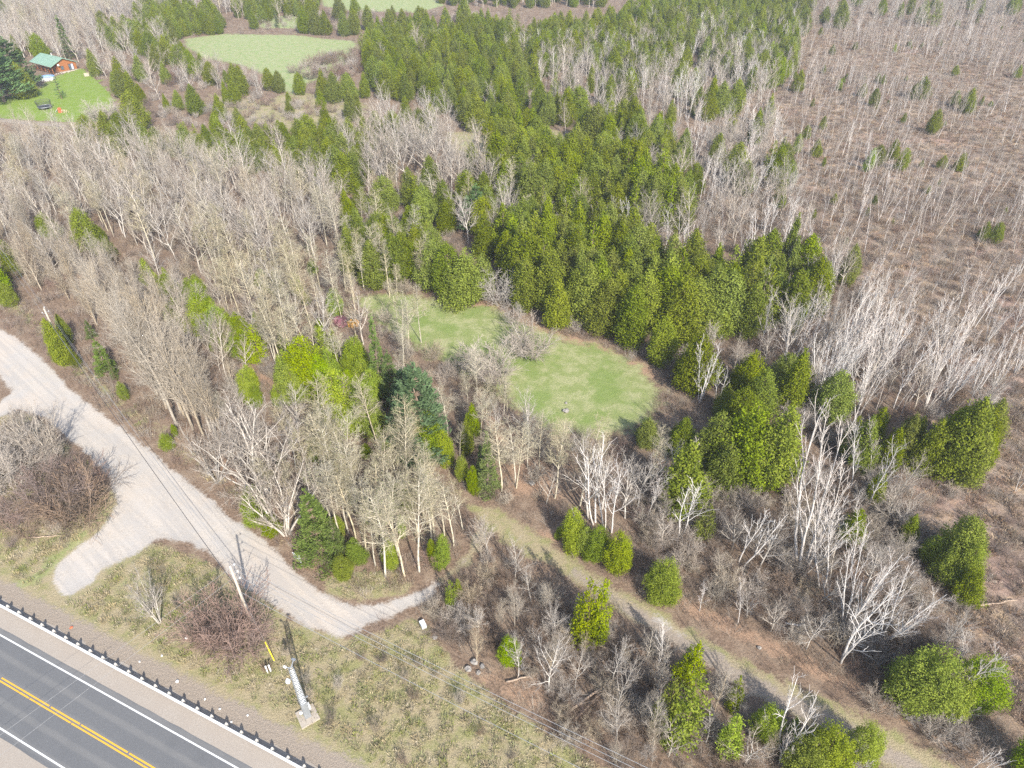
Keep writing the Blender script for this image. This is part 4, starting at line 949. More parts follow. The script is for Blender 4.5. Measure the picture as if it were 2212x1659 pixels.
fill([(960, 850), (1060, 840), (1120, 880), (1200, 930), (1300, 950), (1420, 960), (1470, 1060), (1400, 1120), (1250, 1110), (1180, 1060), (1100, 1060), (1040, 960)], [AS(.3), GR(.3), SH(.9, (1, 2, 3)), BI(.12)], 3.7, {**HT, 'bare_tree': (7, 12)}, 3, 24, dens=.85)
# far upper left
fill([(-120, -20), (500, -20), (520, 10), (330, 20), (290, 55), (240, 60), (200, 110), (150, 110), (80, 110), (-120, 95)], [GR(.8), AS(.2), SH(.3), C(.04)], 5.4, {**HT, 'bare_tree': (10, 15)}, 5, 25)
fill([(290, 20), (350, 8), (470, 15), (480, 60), (400, 68), (310, 60)], [C(1)], 5.0, (7, 11), 5, 26)
fill([(215, 80), (260, 55), (350, 58), (400, 120), (385, 135), (300, 110)], [C(.7), GR(.4)], 5.0, HT, 4, 27)
fill([(500, -25), (690, -25), (680, 12), (560, 30), (500, 20)], [C(.9), GR(.3)], 5.5, HT, 4, 28)
fill([(180, 110), (300, 115), (400, 135), (480, 140), (590, 170), (570, 195), (480, 190), (400, 180), (330, 170), (250, 160), (190, 140)], [GR(.45), SH(1.0, (0, 1, 3, 4)), C(.1)], 4.2, {**HT, 'bare_tree': (7, 11)}, 3, 29)
fill([(310, 200), (440, 215), (560, 200), (720, 220), (780, 270), (700, 285), (560, 280), (420, 265), (300, 250)], [SH(1.0, (0, 1, 3, 4)), C(.08)], 4.6, {**HT, 'cedar_tree': (4, 8)}, 2, 30, dens=.75)
fill([(620, 150), (700, 110), (780, 100), (790, 140), (720, 170)], [SH(1.0, (0, 1, 3))], 4.0, {**HT, 'shrub': (3, 5.5)}, 2, 31, dens=.8, skip=(3,))
fill([(560, 20), (700, 20), (960, 25), (1060, 20), (1060, 50), (960, 45), (800, 60), (700, 55), (560, 60)], [SH(1.0, (0, 1, 3, 4)), C(.2)], 6.0, {**HT, 'shrub': (3, 5)}, 2, 32, dens=.5)
fill([(690, -45), (1300, -45), (1300, 0), (1050, 0), (900, -8), (700, -12)], [C(.6), GR(.7)], 6.5, HT, 4, 33)
# right: birch wood into marsh
fill([(1690, 560), (1800, 560), (1900, 620), (2000, 700), (2130, 800), (2160, 900), (2000, 900), (1850, 880), (1740, 800), (1640, 740), (1640, 690)], [GR(.25), BI(.35), SH(1.1, (0, 1, 3)), SA(.5), C(.06)], 3.0, HT, 3, 34)
fill([(2000, 560), (2212, 560), (2300, 900), (2150, 850), (2100, 760)], [BI(.45), SA(.6), SH(.5, (1, 3))], 4.6, HT, 3, 35)
fill([(1440, 760), (1560, 730), (1640, 750), (1760, 780), (1840, 900), (1840, 1000), (1760, 960), (1700, 880), (1560, 800), (1460, 850)], [SH(1.0, (0, 1, 2)), GR(.25), C(.15), BI(.1)], 2.6, {**HT, 'bare_tree': (6, 10)}, 2, 36)
fill([(1430, 1060), (1560, 1060), (1700, 1060), (1860, 960), (1990, 1040), (1980, 1200), (2020, 1320), (1960, 1420), (1850, 1420), (1700, 1380), (1560, 1300), (1420, 1220), (1380, 1150)], [SH(1.3, (0, 1, 1, 2)), GR(.30), BI(.05), C(.03)], 2.25, {**HT, 'bare_tree': (5, 9), 'cedar_tree': (4, 7), 'shrub': (2.2, 4.4)}, 2, 37)
fill([(1960, 1330), (2110, 1330), (2130, 1560), (2212, 1660), (2080, 1600), (1900, 1520), (1880, 1450)], [SH(1.0, (0, 1, 1, 2)), GR(.2)], 2.4, {**HT, 'bare_tree': (5, 8)}, 2, 38)
fill([(950, 1230), (1030, 1150), (1090, 1190), (1230, 1290), (1350, 1350), (1480, 1420), (1640, 1510), (1850, 1620), (1900, 1720), (1320, 1720), (1210, 1570), (1180, 1460), (1010, 1420), (920, 1330)], [SH(1.1, (0, 1, 1, 2)), TA(.16), GR(.2)], 2.1, {**HT, 'bare_tree': (4.5, 8), 'shrub': (1.6, 3.4)}, 1.5, 39)
fill([(-60, 900), (60, 905), (150, 960), (225, 1040), (220, 1100), (150, 1150), (40, 1170), (-60, 1160)], [SH(1.0, (0, 1, 3)), GR(.12)], 3.0, {**HT, 'bare_tree': (5, 8), 'shrub': (1.6, 3.2)}, 1.5, 40)
fill([(520, 1280), (640, 1350), (760, 1390), (900, 1420), (1050, 1540), (1150, 1640), (760, 1640), (660, 1500), (500, 1400)], [SH(1, (2, 2, 1)), TA(.2)], 2.3, {**HT, 'bare_tree': (3.0, 5.5), 'shrub': (1.2, 2.8)}, 1, 41, dens=.62, skip=(8,), w=(.5, .8), patchy=.25)
fill([(250, 1250), (500, 1330), (480, 1400), (330, 1370)], [SH(1, (2, 4))], 4.0, (1.0, 1.8), .8, 42, dens=.4, skip=(8,), w=(.5, .8))
fill([(60, 530), (250, 545), (430, 600), (560, 700), (600, 800), (480, 800), (330, 690), (200, 620), (60, 600)], [SH(1, (1, 2, 4)), GR(.2), TA(.15)], 2.9, {**HT, 'bare_tree': (6, 10), 'shrub': (2, 4)}, 2, 47)
fill([(700, 700), (860, 780), (1000, 850), (1080, 960), (1100, 1080), (1000, 1000), (860, 880)], [SH(1, (1, 2, 4)), AS(.2)], 3.2, {**HT, 'bare_tree': (6, 10), 'shrub': (1.8, 3.4)}, 2, 48, dens=.8)
fill([(1950, 1020), (2090, 1060), (2110, 1300), (2060, 1330), (1990, 1180)], [SH(1, (1, 3, 0))], 2.6, (1.0, 2.4), 1, 49)
# marsh saplings
fill([(1600, 330), (1660, 180), (1760, 40), (2300, 30), (2400, 700), (2330, 1000), (2100, 760), (1900, 600), (1720, 540), (1640, 460)], [SA(1.0), SH(.25, (1, 3, 4)), C(.04), BI(.04)], 3.3, {**HT, 'birch_sapling': (5.5, 10.5), 'cedar_tree': (1.5, 3.5), 'shrub': (1.2, 2.2), 'birch_tree': (8, 11)}, 3, 43, patchy=.24)
fill([(1700, -40), (2400, -40), (2400, 50), (1760, 50)], [SA(.6), GR(.8), C(.15), SH(.4)], 6.5, HT, 3, 44)
fill([(2120, 850), (2400, 850), (2450, 1700), (2250, 1600), (2140, 1300), (2120, 1100)], [SH(1, (1, 3)), SA(.12), CB(.06)], 5.0, {**HT, 'shrub': (.8, 1.6), 'birch_sapling': (4, 7), 'cedar_tree': (1, 2)}, 1, 45, dens=.6)
fill([(1150, 1120), (1330, 1200), (1400, 1250), (1380, 1210), (1230, 1120)], [SH(1, (1, 2))], 3, (1.5, 2.5), 1, 46, dens=.7)

# ------------------------------------------------------------------ which part of the place a plant belongs to (outlines of ground, as seen)
REGIONS = [
    ('by the log house', [(-400, -60), (255, -60), (255, 285), (-400, 285)]),
    ('around the far hay field', [(255, -60), (800, -60), (800, 175), (640, 205), (255, 190)]),
    ('in the scrubby meadow', [(255, 190), (640, 205), (800, 175), (840, 225), (780, 300), (255, 300)]),
    ('in the far evergreen stand', [(800, -60), (1800, -60), (1680, 110), (1600, 95), (1480, 110), (1160, 100), (1160, 200), (1100, 290), (840, 290), (800, 175)]),
    ('where evergreens thin into birches', [(1160, 100), (1480, 110), (1680, 110), (1660, 230), (1500, 330), (1300, 260), (1160, 200)]),
    ('around the tan grass wedge', [(1100, 290), (1160, 200), (1300, 260), (1360, 350), (1100, 370), (940, 360), (940, 290)]),
    ('in the belt below the meadow', [(-400, 285), (255, 300), (940, 290), (940, 360), (700, 400), (-400, 330)]),
    ('in the grey bare wood', [(-400, 330), (700, 400), (760, 560), (430, 580), (250, 545), (-400, 500)]),
    ('in the mixed wood behind the clearing', [(700, 400), (940, 360), (1360, 350), (1520, 420), (1500, 560), (1100, 590), (760, 560)]),
    ('in the open birch wood', [(1360, 350), (1500, 330), (1600, 230), (1720, 400), (1820, 590), (1500, 600), (1520, 420)]),
    ('edging the green clearing', [(690, 560), (1100, 590), (1500, 560), (1820, 590), (1800, 690), (1560, 740), (1440, 810), (1300, 770), (1100, 690), (900, 660), (740, 660)]),
    ('on the green clearing', [(1000, 690), (1100, 690), (1300, 770), (1400, 830), (1300, 930), (1100, 860), (1000, 780)]),
    ('in the pale poplar wood', [(430, 580), (690, 560), (740, 660), (900, 660), (1000, 780), (860, 790), (760, 880), (560, 780)]),
    ('in the evergreen clump near aspens', [(760, 880), (860, 790), (1000, 780), (1080, 900), (1070, 1075), (960, 1010), (800, 960), (600, 900), (560, 780)]),
    ('between clearing and trail', [(1080, 900), (1100, 860), (1300, 930), (1430, 880), (1480, 1130), (1350, 1250), (1180, 1150), (1070, 1075)]),
    ('between clearing and tall birches', [(1430, 880), (1440, 810), (1560, 740), (1800, 690), (1800, 900), (1700, 1060), (1480, 1130)]),
    ('among the marsh-edge birches', [(1800, 690), (1820, 590), (2000, 700), (2160, 880), (2130, 1100), (1800, 1100), (1700, 1060), (1800, 900)]),
    ('on the marsh side of the trail', [(1480, 1130), (1700, 1060), (1800, 1100), (2130, 1100), (2140, 1350), (2240, 1700), (2090, 1659), (1750, 1490), (1420, 1310), (1350, 1250)]),
    ('in the aspen grove', [(640, 900), (800, 960), (960, 1010), (1040, 1090), (980, 1230), (850, 1290), (640, 1240), (610, 1050)]),
    ('beside the gravel road', [(-400, 500), (250, 545), (430, 580), (560, 780), (640, 900), (610, 1050), (640, 1240), (560, 1160), (0, 713), (-400, 500)]),
    ('on the brushy roadside island', [(-400, 850), (60, 850), (260, 1050), (240, 1160), (100, 1300), (-400, 1300)]),
    ('on the guard rail verge', [(100, 1300), (240, 1160), (500, 1230), (760, 1380), (920, 1340), (1010, 1440), (1200, 1580), (1300, 1800), (500, 1800)]),
    ('between trail and power line', [(920, 1340), (980, 1230), (1040, 1090), (1200, 1235), (1480, 1408), (1900, 1680), (2000, 1800), (1300, 1800), (1200, 1580), (1010, 1440)]),
    ('in the brown marsh', [(1600, 230), (1680, 110), (1800, -60), (2700, -60), (2700, 1900), (2240, 1700), (2140, 1350), (2130, 1100), (2160, 880), (2000, 700), (1820, 590), (1720, 400)])]
RG = [np.array(p, float) for _, p in REGIONS]
XY = np.array([(q['x'], q['y']) for q in PL])
px, py, psc = proj_np(XY)
PIX = np.stack([px, py], 1)
SDM = np.stack([signed_dist(PIX, p) for p in RG], 1)
REG = SDM.argmax(1)
_, tpy, _ = zip(*[proj(q['x'], q['y'], q['h']) for q in PL]); tpy = np.array(tpy)
MARG = 160
VIS = (px > -MARG) & (px < VW + MARG) & (tpy < VH + 40) & (py > -40) & (XY[:, 1] > 30)

NOUN = {'cedar_tree': ('cedar', 'cedars', 'cedar tree', 'green'), 'pine_tree': ('pine', 'pines', 'pine tree', 'green'), 'bare_tree': ('leafless tree', 'leafless trees', 'tree', ''),
        'birch_tree': ('white birch', 'white birches', 'birch tree', 'leafless'), 'birch_sapling': ('birch sapling', 'birch saplings', 'sapling', 'leafless'), 'shrub': ('shrub', 'shrubs', 'shrub', 'leafless')}
STUFFLAB = {'cedar_tree': 'mass of smaller green cedars packed between the larger ones', 'bare_tree': 'mass of thin leafless trees filling the grey woods', 'shrub': 'mass of low leafless shrubs filling the gaps between trees',
            'birch_sapling': 'mass of pale thin saplings across the brown marsh', 'birch_tree': 'far scattering of thin white birches'}
LIMIT = {'cedar_tree': 300, 'pine_tree': 300, 'bare_tree': 300, 'birch_tree': 300, 'birch_sapling': 300, 'shrub': 300}

def stuff(name, label, cat, meshes, P, idx, rot, scl):
    """one object: copies of the given meshes set out on points"""
    col = bpy.data.collections.new(name + '_sources')
    for i, m in enumerate(meshes):
        o = bpy.data.objects.new('%s_source_%02d' % (name, i), m); col.objects.link(o)
    me = bpy.data.meshes.new(name); me.vertices.add(len(P)); me.vertices.foreach_set('co', np.asarray(P, np.float32).ravel())
    me.attributes.new('idx', 'INT', 'POINT').data.foreach_set('value', np.asarray(idx, np.int32))
    me.attributes.new('turn', 'FLOAT_VECTOR', 'POINT').data.foreach_set('vector', np.asarray(rot, np.float32).ravel())
    me.attributes.new('size', 'FLOAT_VECTOR', 'POINT').data.foreach_set('vector', np.asarray(scl, np.float32).ravel())
    o = obj(name, me); tag(o, label, cat, None, 'stuff')
    ng = bpy.data.node_groups.new(name, 'GeometryNodeTree')
    ng.interface.new_socket('Geometry', in_out='INPUT', socket_type='NodeSocketGeometry')
    ng.interface.new_socket('Geometry', in_out='OUTPUT', socket_type='NodeSocketGeometry')
    N = ng.nodes; gi = N.new('NodeGroupInput'); go = N.new('NodeGroupOutput')
    ci = N.new('GeometryNodeCollectionInfo'); ci.inputs[0].default_value = col
    ci.inputs['Separate Children'].default_value = True; ci.inputs['Reset Children'].default_value = True
    ip = N.new('GeometryNodeInstanceOnPoints'); ip.inputs['Pick Instance'].default_value = True
    def na(n, dt):
        a = N.new('GeometryNodeInputNamedAttribute'); a.data_type = dt; a.inputs['Name'].default_value = n
        return [s for s in a.outputs if s.enabled and s.name == 'Attribute'][0]
    e2r = N.new('FunctionNodeEulerToRotation')
    L = ng.links.new
    L(gi.outputs[0], ip.inputs['Points']); L(ci.outputs[0], ip.inputs['Instance'])
    L(na('idx', 'INT'), ip.inputs['Instance Index']); L(na('turn', 'FLOAT_VECTOR'), e2r.inputs[0]); L(e2r.outputs[0], ip.inputs['Rotation'])
    L(na('size', 'FLOAT_VECTOR'), ip.inputs['Scale']); L(ip.outputs[0], go.inputs[0])
    md = o.modifiers.new('scatter', 'NODES'); md.node_group = ng
    return o

rI = random.Random(99)
KINDS_ = ('cedar_tree', 'pine_tree', 'bare_tree', 'birch_tree', 'birch_sapling', 'shrub')
KID = np.array([KINDS_.index(q['kind']) for q in PL]); HH = np.array([q['h'] for q in PL])
SHORT = {'cedar_tree': 'cedar', 'pine_tree': 'pine', 'bare_tree': 'bare tree', 'birch_tree': 'birch', 'birch_sapling': 'sapling', 'shrub': 'shrub'}
def neighbour(i):
    d = np.hypot(*(XY - XY[i]).T); d[i] = 1e9
    sel = np.where((d < 5.5) & (KID != KID[i]) & VIS & (HH > .45 * HH[i]))[0]
    if len(sel): 
        j = sel[d[sel].argmin()]; return 'beside a ' + SHORT[PL[j]['kind']]
    same = int(((d < 5.0) & (KID == KID[i])).sum())
    return 'standing alone' if same == 0 else ('with its like' if same < 4 else 'crowded by its like')
for kind in KINDS_:
    ids = [i for i, q in enumerate(PL) if q['kind'] == kind and VIS[i]]
    inframe = lambda i: (-20 < px[i] < VW + 20) and py[i] < VH + 30
    ids.sort(key=lambda i: (-1 if inframe(i) else 0, -PL[i]['h'] * psc[i] * (1.3 if PL[i].get('ex') else 1.0)))
    one, mass = ids[:LIMIT[kind]], ids[LIMIT[kind]:]
    sing, plur, cat, adj = NOUN[kind]
    hm = float(np.median([PL[i]['h'] for i in one])) if one else 1
    for i in one:
        q = PL[i]; pr = PROTO[kind][q['v']]
        s = q['h'] / pr['H']; sx = s * q['w']
        root = empty(kind, (q['x'], q['y'], 0), rI.uniform(0, 6.28), (sx, sx * rI.uniform(.92, 1.08), s))
        if kind in ('birch_tree', 'birch_sapling') or (kind == 'bare_tree' and rI.random() < .3):
            root.rotation_euler = (rI.gauss(0, .06), rI.gauss(0, .06), rI.uniform(0, 6.28))
        a = obj(pr['tn'], pr['trunk'], root); b = obj(pr['cn'], pr['crown'], root)
        size = 'tall' if q['h'] > 1.12 * hm else ('short' if q['h'] < .82 * hm else 'mid-height')
        if pr['desc'].startswith('tall'): d = pr['desc'].replace('tall ', '')
        else: d = pr['desc']
        where = REGIONS[REG[i]][0]
        nb = neighbour(i)
        lab = ' '.join(w for w in (size if len((d + sing + where).split()) < 12 else '', d, adj if not d.startswith('bright') else '', sing, where, nb) if w)
        if len(lab.split()) > 16: lab = lab.replace('leafless ', '', 1)
        tag(root, lab, cat, ' '.join(w for w in (size, d, plur, where, nb.replace('a ', '', 1) if nb.startswith('beside') else nb) if w))
    if mass:
        P = [(PL[i]['x'], PL[i]['y'], 0) for i in mass]
        sc_ = []
        for i in mass:
            q = PL[i]; s = q['h'] / PROTO[kind][q['v']]['H']; sc_.append((s * q['w'], s * q['w'], s))
        lean = .05 if kind.startswith('birch') else .015
        o = stuff({'cedar_tree': 'cedar_wood', 'bare_tree': 'bare_wood', 'birch_tree': 'birch_wood', 'birch_sapling': 'sapling_thicket', 'shrub': 'shrub_thicket'}[kind], STUFFLAB[kind], cat,
              [p['joined'] for p in PROTO[kind]], P, [PL[i]['v'] for i in mass], [(rI.gauss(0, lean), rI.gauss(0, lean), rI.uniform(0, 6.28)) for _ in mass], sc_)
    print('PLANTS', kind, len(one), 'single', len(mass), 'in the mass')

# ------------------------------------------------------------------ undergrowth and grass (uncountable)
def tuft(seed, n, H, spread, rad, twigs=1, mat='brush'):
    r = random.Random(seed); L = []
    for k in range(n):
        a = r.uniform(0, 6.28); s = spread * math.sqrt(r.random()); b = Vector((math.cos(a) * s, math.sin(a) * s, -.05))
        d = Vector((math.cos(a) * r.uniform(0, .7), math.sin(a) * r.uniform(0, .7), 1)).normalized(); h = H * r.uniform(.5, 1.15)
        e = b + d * h + Vector((r.gauss(0, .1), r.gauss(0, .1), 0)) * h
        L.append(([b, b.lerp(e, .55) + Vector((r.gauss(0, .05), r.gauss(0, .05), 0)) * h, e], [rad, rad * .8, rad * .35]))
        for _ in range(twigs):
            q = b.lerp(e, r.uniform(.35, .85)); dd = (d + rv(r) * .55).normalized()
            L.append(([q, q + dd * h * r.uniform(.2, .4), q + (dd + Vector((0, 0, .2))) * h * r.uniform(.42, .6)], [rad * .6, rad * .5, rad * .25]))
    return mesh_from('tuft', *tubes(L, 3), [M[mat]])
def blades(seed, n, H, spread, wd, mat, flop=.8):
    g = np.random.default_rng(seed)
    th = g.uniform(0, 6.28, n); s = spread * np.sqrt(g.random(n)); c = np.stack([np.cos(th) * s, np.sin(th) * s, np.zeros(n)], 1)
    d = np.stack([np.cos(th) * flop * g.random(n), np.sin(th) * flop * g.random(n), np.ones(n)], 1) + g.normal(0, .25, (n, 3)); d[:, 2] = np.abs(d[:, 2])
    h = H * g.uniform(.5, 1.2, n)
    C = c + d * h[:, None] * .5
    V, F = leaves(C, d, h, np.full(n, wd) * g.uniform(.6, 1.3, n), g)
    return mesh_from('blades', V, F, [M[mat]])
M['bracken'] = m_bark('dead_bracken', (0.23, 0.158, 0.108, 1), (0.15, 0.10, 0.07, 1), 2.5, 0, .7)
M['sedge'] = m_bark('pale_sedge', (0.31, 0.24, 0.165, 1), (0.20, 0.15, 0.10, 1), 2.5, 0, .6)
def scatter(pix, spacing, seed, skip=(), dens=1.0, z=0.0, far=1e9, margin=0.0):
    r = np.random.default_rng(seed); poly = gpoly(pix); lo, hi = poly.min(0), poly.max(0)
    n = int((hi - lo).prod() / spacing ** 2)
    P = lo + r.random((n, 2)) * (hi - lo)
    x_, y_, s_ = proj_np(P)
    P = P[(x_ > -120) & (x_ < VW + 120) & (y_ > -30) & (y_ < VH + 80) & (r.random(n) < dens)]
    P = P[signed_dist(P, poly) > margin]
    return P[keep_off(P, skip)]
def lay(name, label, cat, meshes, P, smin, smax, seed):
    r = np.random.default_rng(seed); n = len(P); s = r.uniform(smin, smax, n)
    stuff(name, label, cat, meshes, np.concatenate([P, np.zeros((n, 1))], 1), r.integers(0, len(meshes), n), np.stack([r.normal(0, .05, n), r.normal(0, .05, n), r.uniform(0, 6.28, n)], 1), np.stack([s * r.uniform(.8, 1.2, n), s * r.uniform(.8, 1.2, n), s * r.uniform(.8, 1.2, n)], 1))
    print('STUFF', name, n)
brush = [tuft(800 + i, 14, 1.3, .55, .011, 2, ('brush', 'grey_twig', 'brush', 'brush_red', 'tan_twig')[i]) for i in range(5)]
FRAME = [(-150, 100), (VW + 150, 100), (VW + 150, VH + 90), (-150, VH + 90)]
FRAMEFAR = [(-200, -30), (VW + 200, -30), (VW + 200, 420), (-200, 420)]
WOODS = [(-150, 420), (VW + 150, 420), (VW + 150, VH + 90), (800, VH + 90), (760, 1380), (0, 700), (-150, 600)]
lay('undergrowth', 'brown twiggy undergrowth between the trees', 'undergrowth', brush, np.concatenate([scatter(WOODS, 1.45, 1), scatter(FRAMEFAR, 3.2, 2), scatter(ISLANDGRASS, 1.5, 3, dens=.7)]), .6, 1.5, 4)
marsh_t = [blades(820 + i, 70, .55, .6, .06, ('bracken', 'sedge', 'bracken')[i], 1.3) for i in range(3)] + [brush[1]]
lay('dead_bracken', 'rusty dead bracken and sedge covering the marsh', 'bracken', marsh_t, scatter([(1640, 160), (1760, 30), (2400, 0), (2500, 1750), (2300, 1700), (2100, 1400), (2060, 1300), (1960, 1080), (1960, 820), (1820, 620), (1690, 540), (1560, 400)], 1.25, 5), .6, 1.4, 6)
gtufts = [blades(840 + i, 34, .38, .32, .05, ('dead_grass', 'dead_grass', 'green_grass')[i], 1.1) for i in range(3)]
VG = np.concatenate([scatter(VERGE, .62, 7, skip=(8,)), scatter(ISLANDGRASS, 1.0, 8, dens=.7), scatter(FORKGRASS, .7, 9), scatter(ROADSIDE, 1.0, 10, dens=.6)])
lay('dry_grass', 'tufts of dry and greening grass on the verges', 'grass', gtufts, VG, .5, 1.2, 11)
short = [blades(860 + i, 30, .16, .35, .05, ('green_grass', 'dead_grass')[i], .9) for i in range(2)]

# ------------------------------------------------------------------ poles, wires and roadside furniture
def cat_wire(name, a, b, sag, r, mat, label, group=None, n=14):
    pts = []
    for i in range(n + 1):
        t = i / n
        pts.append((a[0] + (b[0] - a[0]) * t, a[1] + (b[1] - a[1]) * t, a[2] + (b[2] - a[2]) * t - sag * 4 * t * (1 - t)))
    return tag(MB().tube(pts, r, 5).build(name, M[mat]), label, 'cable', group)
def utility_pole(bx, by, ty, lean, arms, label):
    b = gp(bx, by); H = height_at(b, ty)
    t = empty('utility_pole', (b[0], b[1], 0)); tag(t, label, 'utility pole')
    MB().tube([(0, 0, -.3), (lean[0] * .5, lean[1] * .5, H * .5), (lean[0], lean[1], H)], [.17, .15, .115], 10).build('pole', M['wood_pole'], t, smooth=True)
    at = []
    for dx, dy, dz in arms:
        k = (H + dz) / H; p = (lean[0] * k, lean[1] * k, H + dz); q = (p[0] + dx, p[1] + dy, p[2] + .12)
        br = MB().tube([p, (q[0], q[1], q[2] - .06)], .03, 6).build('bracket', M['galv'], t)
        MB().tube([(q[0], q[1], q[2] - .06), (q[0], q[1], q[2] + .02), (q[0], q[1], q[2] + .06), (q[0], q[1], q[2] + .14)], [.04, .085, .05, .075], 8).build('insulator', M['white'], br)
        at.append((b[0] + q[0], b[1] + q[1], q[2] + .14))
    MB().tube([(.19, -.06, .1), (.18 + lean[0] * .55, -.06 + lean[1] * .55, H * .6)], .035, 6).build('conduit', M['galv'], t)
    return b, H, at
PB, HB, aB = utility_pole(550, 1362, 1222, (0, 0), [(.45, .12, -.1), (.5, .14, -1.25), (.5, .14, -2.3)], 'tall wooden utility pole on the verge by the gravel road')
PA, HA, aA = utility_pole(147, 778, 667, (-.05, .1), [(.12, .05, .05), (.55, .1, -.7), (-.5, -.1, -.9)], 'wooden utility pole among small cedars beside the gravel road')
q = np.array(gp(1330, 1655, 9.0)); dv = q - np.array(PB); dv /= np.linalg.norm(dv)
PC = np.array(PB) + dv * 75
dA = np.array(PA) - np.array(PB); dA /= np.linalg.norm(dA); PZ = np.array(PA) + dA * 70
for k, (z, off) in enumerate(((0, .5), (-1.1, .55), (-2.1, .55))):
    cat_wire('power_line', aB[k], (PC[0] - dv[1] * off, PC[1] + dv[0] * off, 11.2 + z), 1.1, .02, 'wire', ('top', 'middle', 'lowest insulated')[k] + ' power wire running off along the trail side of the verge')
    cat_wire('power_line', aA[k], aB[k], 1.0, .014, 'wire', ('topmost', 'second', 'third')[k] + ' power wire strung between the two wooden poles')
    cat_wire('power_line', aA[k], (PZ[0], PZ[1], 10 - .5 * k), 1.0, .014, 'wire', ('upper', 'middle', 'lower')[k] + ' power wire leading away up the gravel road')
cat_wire('telephone_cable', (PA[0], PA[1], HA - 3.0), (PB[0], PB[1], HB - 4.3), 1.1, .035, 'dark', 'thick black telephone cable between the two wooden poles')
cat_wire('telephone_cable', (PB[0], PB[1], HB - 4.3), (PC[0], PC[1], 7.0), 1.4, .022, 'wire', 'telephone cable slung below the power wires over the verge')
for k, (px_, zz) in enumerate(((1600, -.35), (1612, -1.9))):
    e = np.array(gp(0, px_, 9.5)); d2 = e - np.array(PB); d2 /= np.linalg.norm(d2)
    L_ = 60.0
    cat_wire('span_wire', (PB[0], PB[1], HB + zz), (PB[0] + d2[0] * L_, PB[1] + d2[1] * L_, 10.0 + zz), .5, .012, 'wire', ('upper', 'lower')[k] + ' service wire crossing above the highway')
ga = gp(594, 1430); gv_ = Vector((PB[0] - ga[0], PB[1] - ga[1], HB - 4.0))
g0 = Vector((ga[0], ga[1], 0))
tag(MB().tube([g0, g0 + gv_], .012, 5).build('guy_wire', M['wire']), 'guy wire staying the tall verge pole', 'cable')
gd = gv_.normalized()
tag(MB().tube([g0 + gd * .15, g0 + gd * .2, g0 + gd * 2.5, g0 + gd * 2.55], [.03, .06, .06, .03], 8).build('guy_guard', M['yellow']), 'yellow plastic sleeve around the guy wire', 'wire guard')
ge = gp(520, 1385); g1 = Vector((ge[0], ge[1], 0))
tag(MB().tube([g1, Vector((PB[0], PB[1], HB - 5.2))], .012, 5).build('guy_wire', M['wire']), 'second guy wire down to the brush patch', 'cable')
# white cable pedestal
b = gp(582, 1452); t = empty('cable_pedestal', (b[0], b[1], 0), .4); tag(t, 'twin white cable pedestals by the yellow wire sleeve', 'pedestal')
for dx in (-.16, .16):
    MB().tube([(dx, 0, 0), (dx, 0, 1.15), (dx, 0, 1.22), (dx, 0, 1.28)], [.09, .09, .11, .05], 8).build('housing', M['white'], t)
# lattice mast
b = gp(665, 1548); Hm = height_at(b, 1443)
t = empty('camera_mast', (b[0], b[1], 0), .6); tag(t, 'grey steel lattice mast on a square concrete pad behind the guard rail', 'mast')
MB().box((0, 0, .08), (1.9, 1.9, .3)).build('concrete_pad', M['concrete'], t)
wb, wt = .30, .20
MB().box((0, 0, 1.5), (wb * 2.1, wb * 2.1, 2.6)).build('lower_casing', M['galv'], t)
def mw(z): return wb + (wt - wb) * (z - 2.6) / (Hm - 2.6)
for sx, sy in ((1, 1), (1, -1), (-1, 1), (-1, -1)):
    MB().tube([(sx * mw(2.7), sy * mw(2.7), 2.7), (sx * mw(Hm), sy * mw(Hm), Hm)], .045, 5).build('leg', M['galv'], t)
nz_ = 22; L = MB()
for i in range(nz_):
    z0 = 2.75 + (Hm - 2.85) * i / nz_; z1 = 2.75 + (Hm - 2.85) * (i + 1) / nz_
    for k in range(4):
        c = ((1, 1), (-1, 1), (-1, -1), (1, -1)); p, r_ = c[k], c[(k + 1) % 4]
        if i % 2: p, r_ = r_, p
        L.tube([(p[0] * mw(z0), p[1] * mw(z0), z0), (r_[0] * mw(z1), r_[1] * mw(z1), z1)], .028, 4, False)
        L.tube([(p[0] * mw(z1), p[1] * mw(z1), z1), (r_[0] * mw(z1), r_[1] * mw(z1), z1)], .022, 4, False)
L.build('bracing', M['galv'], t)
a1 = MB().tube([(0, 0, Hm), (.5, .45, Hm + .35)], .05, 6).build('arm', M['galv'], t); a2 = MB().tube([(0, 0, Hm), (-.45, .2, Hm + .3)], .04, 6).build('arm', M['galv'], t)
MB().box((-.45, .2, Hm + .32), (.18, .3, .16), .5).build('sensor', M['white'], a2); MB().box((.5, .45, Hm + .36), (.2, .4, .1), .7).build('sensor', M['galv'], a1)
cmr = MB().tube([(-.2, 0, Hm - 1.6), (-.62, 0, Hm - 1.5)], .04, 6).build('camera_bracket', M['galv'], t)
MB().ball((-.62, 0, Hm - 1.72), .24, 12, 8, 1.15).build('camera_dome', M['white'], cmr, smooth=True)
MB().tube([(-.62, 0, Hm - 1.52), (-.62, 0, Hm - 1.36)], [.2, .12], 10).build('dome_cap', M['white'], cmr)
MB().box((.45, -.1, 3.5), (.3, .12, .1)).build('junction_box', M['galv'], t)
MB().ball((-.5, -.2, 1.6), .17, 10, 6).build('lamp_dome', M['white'], t, smooth=True); MB().box((.42, .1, 1.5), (.2, .42, .7)).build('control_cabinet', M['white'], t)
